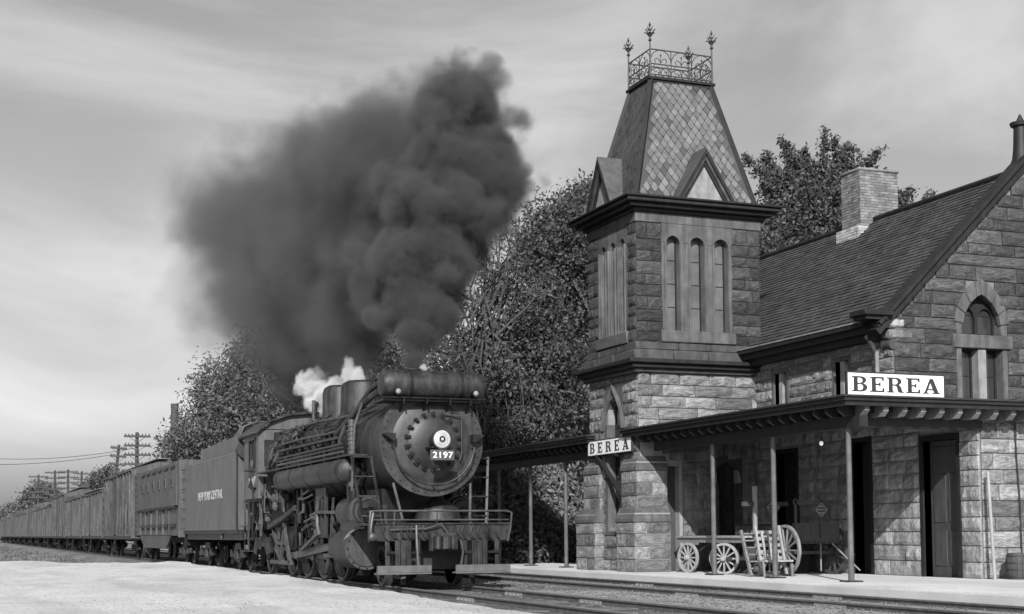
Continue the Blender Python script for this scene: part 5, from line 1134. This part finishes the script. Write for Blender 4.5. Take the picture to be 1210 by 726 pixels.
for x in (16.5, 16.65, 16.8): MB().bar((x, 26.72, .42), (x, 26.93, 1.08), .05, .025).build('upright', 'wood_pale', HT)
MB().bb(16.3, 17.0, 26.45, 26.7, .42, .46).build('toe_plate', 'wood_pale', HT)
for x in (16.3, 17.0): MB().bar((x, 26.5, .1), (x, 26.55, .44), .04, .04).build('leg', 'wood_grey', HT)
for x in (16.27, 17.03): cart_wheel(HT, (x, 26.72, .26), .16, (1, 0, 0), 8, 'wood_dark')
RKK = thing('step_rack', (16.1, 27.0, .1), 'folded slatted step box standing between the two wagons', 'step box')
for x in (16.12, 16.42): MB().bar((x, 26.75, .12), (x, 27.15, 1.1), .05, .07).build('side_rail', 'wood_grey', RKK)
for k in range(6): MB().bar((16.12, 26.8 + k * .06, .28 + k * .15), (16.42, 26.8 + k * .06, .28 + k * .15), .12, .03).build('step', 'wood_grey', RKK)
e1 = express_sign((17.45, 27.95, 1.62), .19); e1['label'] = 'small dark diamond express sign with pale border on the flat wagon'
e2_ = express_sign((18.0, 26.85, 1.55), .17); e2_['label'] = 'small dark diamond express sign on a stake of the high wagon'
MB().bar((18.0, 26.88, .9), (18.0, 26.88, 1.9), .05, .04).build('stake', 'wood_dark', W2); MB().bar((17.35, 26.88, .9), (17.35, 26.88, 1.8), .05, .04).build('stake', 'wood_dark', W2); MB().bar((17.3, 26.88, 1.72), (18.5, 26.88, 1.72), .04, .09).build('end_rail', 'wood_dark', W2)
BN = thing('trunk_pile', (18.4, 29.8, .1), 'dark trunks and boxes heaped against the station wall behind the wagons', 'luggage')
for k, (x, t, z, w, d, h) in enumerate(((18.3, 29.3, .1, .6, .9, .5), (18.3, 29.4, .6, .5, .7, .4), (18.35, 28.7, .1, .55, .5, .7))):
    b = MB().bb(x, x + w, t, t + d, z, z + h).build('trunk', 'wood_dark', BN, bevel=.02); MB().bb(x - .01, x + w + .01, t - .01, t + d + .01, z + h * .62, z + h * .68).build('strap', 'iron', b)
# leaning pole, barrel
lpn = thing('leaning_pole', (20.0, 22.6, .1), 'pale wooden pole leaning beside the lit stone wall', 'pole')
pa = P(1176, 692, t=22.6); pb = P(1168, 558, t=22.78)
MB().cyl((pa.x, 22.6, .08), (pb.x, 22.8, pb.z), .034, .032, 10).build('pole', 'wood_pale', lpn); MB().cyl((pb.x, 22.8, pb.z), (pb.x, 22.802, pb.z + .015), .033, .02, 10).build('pole_cap', 'wood_pale', lpn)
bar_ = P(1198, 690, t=22.5); BRL = thing('barrel', (bar_.x + .1, 22.5, .1), 'dark wooden barrel at the foot of the lit stone wall', 'barrel')
x = bar_.x + .12
for k in range(16):
    a0, a1 = 2 * math.pi * k / 16 + .015, 2 * math.pi * (k + 1) / 16 - .015; s = MB(); vs = []
    for h, rr_ in ((0, .2), (.13, .24), (.26, .255), (.39, .24), (.52, .2)):
        for a in (a0, a1): vs += [(x + rr_ * math.cos(a), 22.5 + rr_ * math.sin(a), .1 + h), (x + (rr_ - .02) * math.cos(a), 22.5 + (rr_ - .02) * math.sin(a), .1 + h)]
    fs = []
    for i in range(4): b = i * 4; fs += [(b, b + 2, b + 6, b + 4), (b + 1, b + 5, b + 7, b + 3), (b, b + 4, b + 5, b + 1), (b + 2, b + 3, b + 7, b + 6)]
    s.add(vs, fs); s.build('stave', 'wood_dark', BRL)
for h, rr_ in ((.06, .226), (.2, .257), (.33, .257), (.46, .226)): MB().lathe((x, 22.5, .1 + h), (0, 0, 1), [(-.015, rr_), (.015, rr_)], 24).build('hoop', 'iron', BRL)
MB().cyl((x, 22.5, .1), (x, 22.5, .59), .19, seg=16).build('barrel_head', 'wood_dark', BRL)

# ------------------------------------------------------------------ telegraph poles, wires, factory stack
def pole(px, top, t, arms, tilt=0, drop=0, label='x', w=2.6):
    p = P(px, top, t=t); o = thing('telegraph_pole', (p.x, p.y, -.34), label, 'telegraph pole', 'telegraph poles along the railway'); H = p.z + .34
    m_ = Matrix.Rotation(tilt, 4, 'Y'); b = Vector((p.x, p.y, -.34)); f = lambda x, y, z: b + m_ @ Vector((x, y, z))
    MB().tube([f(0, 0, 0), f(0, 0, H * .5), f(0, 0, H)], [.2, .17, .13], 8).build('pole', 'bark', o)
    for k in range(arms):
        z = H - .35 - k * .75; A = MB().bar(f(-w / 2, -.18, z), f(w / 2, -.18, z), .12, .16).build('crossarm', 'bark', o); br = MB(); ins = MB()
        for s in (-1, 1): br.bar(f(s * .7, -.2, z), f(0, -.2, z - .5), .03, .04)
        br.build('arm_brace', 'iron', A)
        for q in range(8): ins.lathe(f(-w / 2 + .12 + q * (w - .24) / 7, -.18, z + .06), (0, 0, 1), [(0, .03), (.06, .055), (.12, .05), (.16, .02)], 6)
        ins.build('insulators', 'loco_worn', A, kind='stuff')
    return o, p
pl_ = [(162, 511, 118, 4, 0, 2.1, 'tall telegraph pole with four level crossarms rising over the first boxcar'), (129, 525, 135, 5, .09, 1.5, 'tilted telegraph pole with five short crossarms beside the four armed one'),
       (94, 557, 200, 4, .03, 2.3, 'leaning telegraph pole in front of the conifers over the boxcars'), (80.5, 555, 206, 5, 0, 2.7, 'thick telegraph pole with wide crossarms, middle one of three close together'), (65, 556, 206, 5, 0, 2.7, 'telegraph pole of the three close together nearest the round tree'),
       (45.5, 561, 218, 5, 0, 2.7, 'telegraph pole rising in front of the round tree'), (30.5, 580, 290, 5, 0, 2.9, 'small distant telegraph pole next beyond the round tree'), (15.5, 594, 380, 5, 0, 3.2, 'very small distant telegraph pole over the last boxcars')]
pts = []
for a in pl_: o, p = pole(a[0], a[1], a[2], a[3], a[4], label=a[6], w=a[5]); pts.append(p)
def wire(p, q, sag, r, label):
    p, q = Vector(p), Vector(q); o = MB().tube([p.lerp(q, k / 16) - Vector((0, 0, sag * 4 * (k / 16) * (1 - k / 16))) for k in range(17)], r, 5).build('telegraph_wire', 'iron'); tag(o, label, 'wire', 'telegraph wires crossing the pale sky')
wire(P(-40, 540, t=125), P(162, 529, t=118), .5, .022, 'upper thin wire reaching the four armed telegraph pole')
wire(P(-40, 549, t=122), P(129, 538, t=135), .3, .022, 'lower thin wire reaching the tilted telegraph pole')
pc = P(206.5, 477, t=205); fk = thing('factory_stack', (pc.x, pc.y, -.34), 'tall slim factory chimney stack standing behind the trees', 'chimney')
MB().lathe((pc.x, pc.y, -.34), (0, 0, 1), [(0, .85), (pc.z * .8, .58), (pc.z - .3, .52), (pc.z - .3, .56), (pc.z + .3, .56), (pc.z + .3, .4)], 16).build('shaft', 'wood_dark', fk)
MB().lathe((pc.x, pc.y, pc.z - 5.2), (0, 0, 1), [(0, .6), (.05, 1.1), (.2, 1.1), (.25, .6)], 14).build('collar', 'iron', fk)

# ------------------------------------------------------------------ trees and bushes
def leaves(centers, per, spread, size, rg):
    n = len(centers) * per; c = np.repeat(np.array(centers), per, axis=0) + rg.normal(0, 1, (n, 3)) * np.array(spread)
    a = rg.normal(0, 1, (n, 3)); a /= np.linalg.norm(a, axis=1)[:, None]; b = rg.normal(0, 1, (n, 3)); b -= a * (a * b).sum(1)[:, None]; b /= np.linalg.norm(b, axis=1)[:, None]
    s = size * rg.uniform(.6, 1.4, (n, 1)); v = np.stack([c - a * s, c + b * s * .45 + a * s * .1, c + a * s, c - b * s * .45 + a * s * .1], 1).reshape(-1, 3); return v
def quads(name, v, m, parent, kind=None):
    n = len(v) // 4; me = bpy.data.meshes.new(name); me.vertices.add(len(v)); me.vertices.foreach_set('co', v.astype(np.float32).ravel()); me.loops.add(n * 4); me.loops.foreach_set('vertex_index', np.arange(n * 4, dtype=np.int32))
    me.polygons.add(n); me.polygons.foreach_set('loop_start', np.arange(0, n * 4, 4, dtype=np.int32)); me.update(calc_edges=True); me.materials.append(MATS[m]); return link(name, me, parent, kind)
def tree(name, label, base, blobs, twigs, per, size, m, seed, spread=.28, trunk=.3, group='trees behind the train and station', cat='tree', limbs=9, droop=0, shell=.55):
    """blobs: crown masses (x, y, z, rx, ry, rz); twigs per blob; per: leaves per twig"""
    rg = np.random.default_rng(seed); o = thing(name, base, label, cat, group); base = Vector(base); cs = []; tb = MB()
    top = max(blobs, key=lambda b: b[2]); tt = Vector((sum(b[0] for b in blobs) / len(blobs), sum(b[1] for b in blobs) / len(blobs), top[2]))
    path = [base, base.lerp(tt, .35) + Vector((.15, .1, 0)), base.lerp(tt, .7) - Vector((.1, .1, 0)), tt]; tb.tube(path, [trunk, trunk * .75, trunk * .45, trunk * .12], 8)
    for b in blobs:
        c = np.array(b[:3]); r3 = np.array(b[3:6]); nt = int(twigs * b[6] if len(b) > 6 else twigs)
        d = rg.normal(0, 1, (nt, 3)); d /= np.linalg.norm(d, axis=1)[:, None]; rad = rg.uniform(shell ** 3, 1, nt) ** (1 / 3) * rg.uniform(.85, 1.15, nt); pts = c + d * r3 * rad[:, None]; cs += list(pts)
        for k in range(limbs):
            e = Vector(pts[k % nt]); s = path[1].lerp(path[2], rg.uniform(0, 1)) if rg.random() < .6 else path[2].lerp(path[3], rg.uniform(0, .6)); mid = s.lerp(e, .55) + Vector((rg.normal(0, .3), rg.normal(0, .3), rg.uniform(.1, .5)))
            tb.tube([s, mid, e], [trunk * .32, trunk * .17, .012], 5)
            for q in range(3):
                f = Vector(pts[rg.integers(nt)]); g = mid.lerp(e, rg.uniform(.1, .8))
                if (f - g).length < max(r3) * .9: tb.tube([g, g.lerp(f, .5) + Vector((0, 0, .15)), f], [trunk * .09, .02, .008], 4)
    tb.build('trunk', 'bark', o)
    if per: quads('crown', leaves(cs, per, (spread, spread, spread * .75), size, rg), m, o)
    return o
G0 = -.34
def B(px, py, t, rx, ry=None, rz=None, k=1.0): p = P(px, py, t=t); return (p.x, p.y, p.z, rx, ry or rx, rz or rx, k)
def base_of(px, t): p = P(px, 600, t=t); return (p.x, p.y, G0)
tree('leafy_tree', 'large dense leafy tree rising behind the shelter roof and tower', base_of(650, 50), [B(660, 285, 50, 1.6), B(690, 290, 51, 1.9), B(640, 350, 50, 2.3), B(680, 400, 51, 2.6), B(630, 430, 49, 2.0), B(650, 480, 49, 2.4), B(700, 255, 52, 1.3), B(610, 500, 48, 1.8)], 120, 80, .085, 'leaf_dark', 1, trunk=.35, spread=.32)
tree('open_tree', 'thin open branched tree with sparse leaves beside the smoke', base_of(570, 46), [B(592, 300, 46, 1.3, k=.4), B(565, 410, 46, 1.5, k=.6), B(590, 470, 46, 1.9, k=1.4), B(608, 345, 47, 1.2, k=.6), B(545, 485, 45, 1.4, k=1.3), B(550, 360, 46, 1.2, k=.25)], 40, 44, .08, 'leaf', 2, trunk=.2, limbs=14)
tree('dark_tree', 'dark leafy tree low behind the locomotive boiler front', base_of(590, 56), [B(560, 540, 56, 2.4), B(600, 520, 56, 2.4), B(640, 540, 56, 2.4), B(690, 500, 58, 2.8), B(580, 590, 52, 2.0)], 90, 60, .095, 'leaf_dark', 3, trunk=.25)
tree('sunlit_bush', 'bush with leaves coloured pale for sunlight, seen between the shelter posts', base_of(640, 45), [B(625, 600, 45, 1.2), B(655, 590, 45.5, 1.3), B(680, 610, 45, 1.1), B(600, 610, 45, 1.0), B(645, 630, 44, 1.0)], 110, 34, .1, 'leaf_sunlit', 4, trunk=.1, cat='bush', group='bushes behind the shelter')  # leaf colour lightened to stand for sun on this bush
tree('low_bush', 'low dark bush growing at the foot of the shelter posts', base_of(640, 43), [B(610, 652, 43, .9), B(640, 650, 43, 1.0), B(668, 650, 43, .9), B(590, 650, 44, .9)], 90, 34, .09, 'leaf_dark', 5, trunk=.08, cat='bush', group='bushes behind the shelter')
# spiky branched tree behind the station
def spiky(label, px, t, tips, blobs, seed):
    rg = np.random.default_rng(seed); o = tree('spiky_tree', label, base_of(px, t), blobs, 90, 52, .08, 'leaf_dark', seed, spread=.3, trunk=.3)
    cs = []; tb = MB()
    for (x0, y0, x1, y1) in tips:
        a, b = P(x0, y0, t=t), P(x1, y1, t=t + rg.uniform(-1, 1)); mid = a.lerp(b, .5) - Vector((0, 0, .25)); pts = [a, a.lerp(mid, .6), mid, mid.lerp(b, .5) - Vector((0, 0, .05)), b]; tb.tube(pts, [.06, .05, .035, .025, .012], 5)
        for k in range(80):
            f = rg.uniform(0, 1); p = (a.lerp(mid, f * 2) if f < .5 else mid.lerp(b, f * 2 - 1)); cs.append(tuple(p + Vector(rg.normal(0, .06 + .2 * (1 - f), 3))))
    tb.build('branch', 'bark', o); quads('sprig_leaves', leaves(cs, 9, (.08, .08, .08), .08, rg), 'leaf_dark', o)
spiky('tree with spiky upswept branches behind the station ridge and brick chimney', 965, 42,
      [(940, 225, 880, 187), (930, 215, 903, 183), (955, 220, 924, 160), (965, 215, 928, 180), (970, 220, 974, 156), (980, 215, 1000, 172), (990, 220, 1040, 178), (995, 215, 1010, 175), (1005, 240, 1042, 205), (1000, 225, 985, 165), (960, 210, 950, 180), (1040, 260, 1045, 215), (1060, 260, 1075, 222), (1080, 260, 1100, 230), (1060, 255, 1058, 225), (1085, 265, 1108, 238), (925, 240, 900, 215)],
      [B(945, 245, 42, .8, k=.6), B(975, 235, 42, .85, k=.6), B(1003, 240, 42, .7, k=.4), B(918, 275, 42, .9, k=.6), B(935, 305, 42, 1.4), B(980, 290, 42, 1.4), B(1030, 285, 42, .9, k=.6), B(1070, 282, 42, .9, k=.6), B(905, 315, 41, .9)], 11)
# trees left of the train
tree('smoky_tree', 'broad leafy tree half hidden by smoke behind the tender', base_of(320, 88), [B(302, 478, 88, 2.7, k=.8), B(340, 470, 88, 3.4), B(385, 470, 90, 3.4), B(275, 500, 86, 2.2, k=.6), B(262, 450, 87, 1.3, k=.15), B(350, 430, 90, 2.4), B(310, 440, 90, 2.2)], 110, 60, .13, 'leaf', 12, spread=.45, trunk=.4)
tree('feathery_tree', 'thin feathery tree leaning out beside the factory stack', base_of(235, 90), [B(258, 450, 90, 1.7, k=.3), B(242, 518, 90, 2.0, k=.8), B(226, 530, 90, 1.7, k=.8), B(268, 495, 90, 1.9, k=.7), B(213, 538, 90, 1.2, k=.5), B(240, 465, 90, 1.0, k=.2)], 80, 44, .12, 'leaf', 13, spread=.42, trunk=.25)
for k, (px, py, t, w, h, lab) in enumerate(((113, 560, 230, 3.2, 6.5, 'dark pointed conifer behind the leaning telegraph pole'), (128, 553, 228, 3.0, 7, 'tallest dark conifer behind the first boxcar roof'), (103, 570, 232, 2.8, 6, 'shorter dark conifer at the edge of the conifer clump'), (140, 560, 226, 3.0, 7, 'dark conifer close beside the first boxcar'))):
    tp = P(px, py, t=t); bl = []
    for q in range(6): f = q / 5; bl.append((tp.x, tp.y, tp.z - .8 - f * h, .7 + f * w * .6, .7 + f * w * .6, 1.0, .5 + f))
    tree('conifer', lab, (tp.x, tp.y, G0), bl, 26, 34, .22, 'leaf_dark', 30 + k, spread=.5, trunk=.25, group='conifers beyond the boxcars', limbs=3)
tree('round_tree', 'round leafy tree beyond the boxcars among the telegraph poles', base_of(50, 260), [B(48, 602, 260, 3.4), B(54, 598, 260, 3.0), B(40, 608, 260, 2.8), B(50, 590, 260, 2.2)], 80, 50, .28, 'leaf', 40, spread=.8, trunk=.4, group='far trees beyond the boxcars')
for k, (px, py, t, r_, lab) in enumerate(((28, 612, 330, 3.2, 'low far tree past the round tree'), (10, 616, 420, 4, 'faint far tree at the end of the train'), (70, 613, 300, 3, 'far tree close beside the round tree'), (88, 610, 290, 3.4, 'far bushy tree below the wide armed telegraph poles'))):
    tree('far_tree', lab, base_of(px, t), [B(px, py, t, r_), B(px + 8, py + 3, t, r_ * .8), B(px - 7, py + 4, t, r_ * .8)], 70, 40, .34, 'leaf', 50 + k, spread=1.1, trunk=.4, group='far trees beyond the boxcars', limbs=3)  # lighter leaf colour stands in for haze over the distant trees
# tree belt behind the platform end and station (fills the gap below the crowns)
for k, (px, t, top, lab) in enumerate(((560, 75, 425, 'leafy tree far behind the locomotive stack'), (512, 85, 412, 'leafy tree behind the smoke above the feedwater heater'), (450, 92, 455, 'leafy tree behind the smoke above the domes'), (640, 70, 440, 'leafy tree behind the large dense tree'), (700, 66, 400, 'leafy tree behind the tower side'))):
    tree('backing_tree', lab, base_of(px, t), [B(px, top + 30, t, 3.0), B(px - 15, top + 80, t, 3.4), B(px + 15, top + 90, t, 3.4), B(px, top + 140, t, 3.2)], 80, 44, .15, 'leaf_dark', 60 + k, spread=.5, trunk=.3, limbs=5)

# ------------------------------------------------------------------ smoke and steam
def blob_volume(name, label, cat, blobs, density, color, nscale, amp, seed=0, aniso=.0, sharp=2.4, billow=0, bscale=1.2, step=.25, parent=None, hull=1.3):
    """a closed hull round overlapping puffs; density falls off inside each puff and is broken up by noise"""
    bm = bmesh.new()
    for (x, y, z, rx, ry, rz, d) in blobs:
        M = Matrix.Translation((x, y, z)) @ Matrix.Diagonal((rx * hull, ry * hull, rz * hull, 1)); bmesh.ops.create_icosphere(bm, subdivisions=2, radius=1.0, matrix=M)
    me = bpy.data.meshes.new(name); bm.to_mesh(me); bm.free()
    o = link(name, me, parent, 'stuff')
    if parent is None: tag(o, label, cat, kind='stuff')
    sz = min(min(b[3:6]) for b in blobs)
    r = o.modifiers.new('remesh', 'REMESH'); r.mode = 'VOXEL'; r.voxel_size = max(.06, sz * .3)
    m = bpy.data.materials.new(name); m.use_nodes = True; t = m.node_tree; t.nodes.clear(); l = t.links.new
    out = N(t, 'ShaderNodeOutputMaterial'); pv = N(t, 'ShaderNodeVolumePrincipled', i={'Color': (color,) * 3 + (1,), 'Anisotropy': aniso}); l(pv.outputs[0], out.inputs['Volume'])
    co = N(t, 'ShaderNodeTexCoord').outputs['Object']; acc = None
    nz = N(t, 'ShaderNodeTexNoise', i={'Scale': nscale, 'Detail': 4.0, 'Roughness': .6, 'Distortion': 0.0}); l(co, nz.inputs[0])
    nm = N(t, 'ShaderNodeMath', operation='MULTIPLY_ADD'); nm.inputs[1].default_value = amp; nm.inputs[2].default_value = -amp * .5 - billow * .5; l(nz.outputs[0], nm.inputs[0])
    if billow:
        wv = N(t, 'ShaderNodeVectorMath', operation='MULTIPLY_ADD'); wv.inputs[1].default_value = (.55,) * 3; l(nz.outputs['Color'], wv.inputs[0]); l(co, wv.inputs[2])
        vo = N(t, 'ShaderNodeTexVoronoi', i={'Scale': bscale}); l(wv.outputs[0], vo.inputs['Vector'])
        n2 = N(t, 'ShaderNodeMath', operation='MULTIPLY_ADD'); n2.inputs[1].default_value = billow; l(vo.outputs['Distance'], n2.inputs[0]); l(nm.outputs[0], n2.inputs[2]); nm = n2
    for (x, y, z, rx, ry, rz, d) in blobs:
        v = N(t, 'ShaderNodeVectorMath', operation='MULTIPLY_ADD'); v.inputs[1].default_value = (1 / rx, 1 / ry, 1 / rz); v.inputs[2].default_value = (-x / rx, -y / ry, -z / rz); l(co, v.inputs[0])
        ln = N(t, 'ShaderNodeVectorMath', operation='LENGTH'); l(v.outputs[0], ln.inputs[0])
        ad = N(t, 'ShaderNodeMath', operation='ADD'); l(ln.outputs['Value'], ad.inputs[0]); l(nm.outputs[0], ad.inputs[1])
        mr = N(t, 'ShaderNodeMapRange', interpolation_type='SMOOTHSTEP', i={'From Min': 1.0, 'From Max': 1.0 - 1 / sharp, 'To Min': 0.0, 'To Max': d}); l(ad.outputs[0], mr.inputs[0])
        if acc is None: acc = mr.outputs[0]
        else:
            mx = N(t, 'ShaderNodeMath', operation='MAXIMUM'); l(acc, mx.inputs[0]); l(mr.outputs[0], mx.inputs[1]); acc = mx.outputs[0]
    mu = N(t, 'ShaderNodeMath', operation='MULTIPLY'); mu.inputs[1].default_value = density; l(acc, mu.inputs[0]); l(mu.outputs[0], pv.inputs['Density'])
    m.cycles.volume_step_rate = step; me.materials.append(m); return o
def S(px, py, t, r, d=1.0, ry=None, rz=None): p = P(px, py, t=t); return (p.x, p.y, p.z, r, ry or r, rz or r, d)
SMK = thing('smoke', P(490, 430, t=29.3), 'huge dark rolling coal smoke plume pouring from the locomotive stack', 'smoke'); SMK['kind'] = 'stuff'
column = [S(490, 424, 29.3, .42, 1.6), S(489, 398, 29.4, .66, 1.3), S(495, 362, 29.7, 1.05, 1.2), S(505, 315, 30, 1.35, 1.1), S(520, 260, 30.4, 1.6, 1.0), S(548, 195, 30.8, 1.7, .9), S(550, 135, 31.0, 1.3, .8), S(470, 330, 32, 1.3, .7)]
drift = [S(460, 300, 34.5, 1.9, .8), S(470, 200, 34.0, 2.3, .8, ry=2.4), S(530, 170, 33.5, 2.0, .8), S(430, 260, 37.5, 3.2, .6, ry=3.6), S(435, 185, 37, 2.0, .6), S(420, 370, 38, 2.3, .6, ry=3.6), S(365, 262, 44, 3.2, .42, ry=5), S(350, 350, 45, 3.0, .3, ry=5), S(290, 265, 53, 2.9, .2, ry=6), S(370, 425, 50, 2.5, .3, ry=6), S(300, 345, 54, 2.8, .12, ry=6), S(250, 250, 60, 2.3, .11, ry=5), S(250, 330, 62, 2.4, .04, ry=5), S(570, 190, 32.5, 1.2, .8)]
blob_volume('rising_column', '', '', column, 4.5, .145, 1.3, 1.1, billow=.75, bscale=.95, step=.22, parent=SMK)
blob_volume('drifting_cloud', '', '', drift, 1.7, .16, .55, 1.9, billow=.5, bscale=.55, step=.22, sharp=1.7, parent=SMK)
steam = [S(375, 466, 38.0, .5, 1), S(385, 472, 37.6, .5, 1.2), S(362, 456, 38.4, .36, .7, rz=.5), S(395, 458, 36.9, .33, .8), S(378, 456, 38.0, .3, .5, rz=.5)]
blob_volume('steam', 'white steam blowing off the safety valves behind the domes', 'steam', steam, 6.0, .99, 2.6, 2.3)
blob_volume('steam', 'small white puff of steam above the steam dome', 'steam', [S(416, 444, 34.6, .3, 1), S(413, 434, 34.6, .17, .6, rz=.3), S(422, 447, 34.4, .22, 1)], 6.0, .99, 3.4, 2.0)
blob_volume('steam', 'tiny white wisp of steam at the stack rim', 'steam', [S(500, 436, 29.0, .1, 1), S(501, 433, 29.0, .07, .8)], 8.0, .99, 4, 1.0)
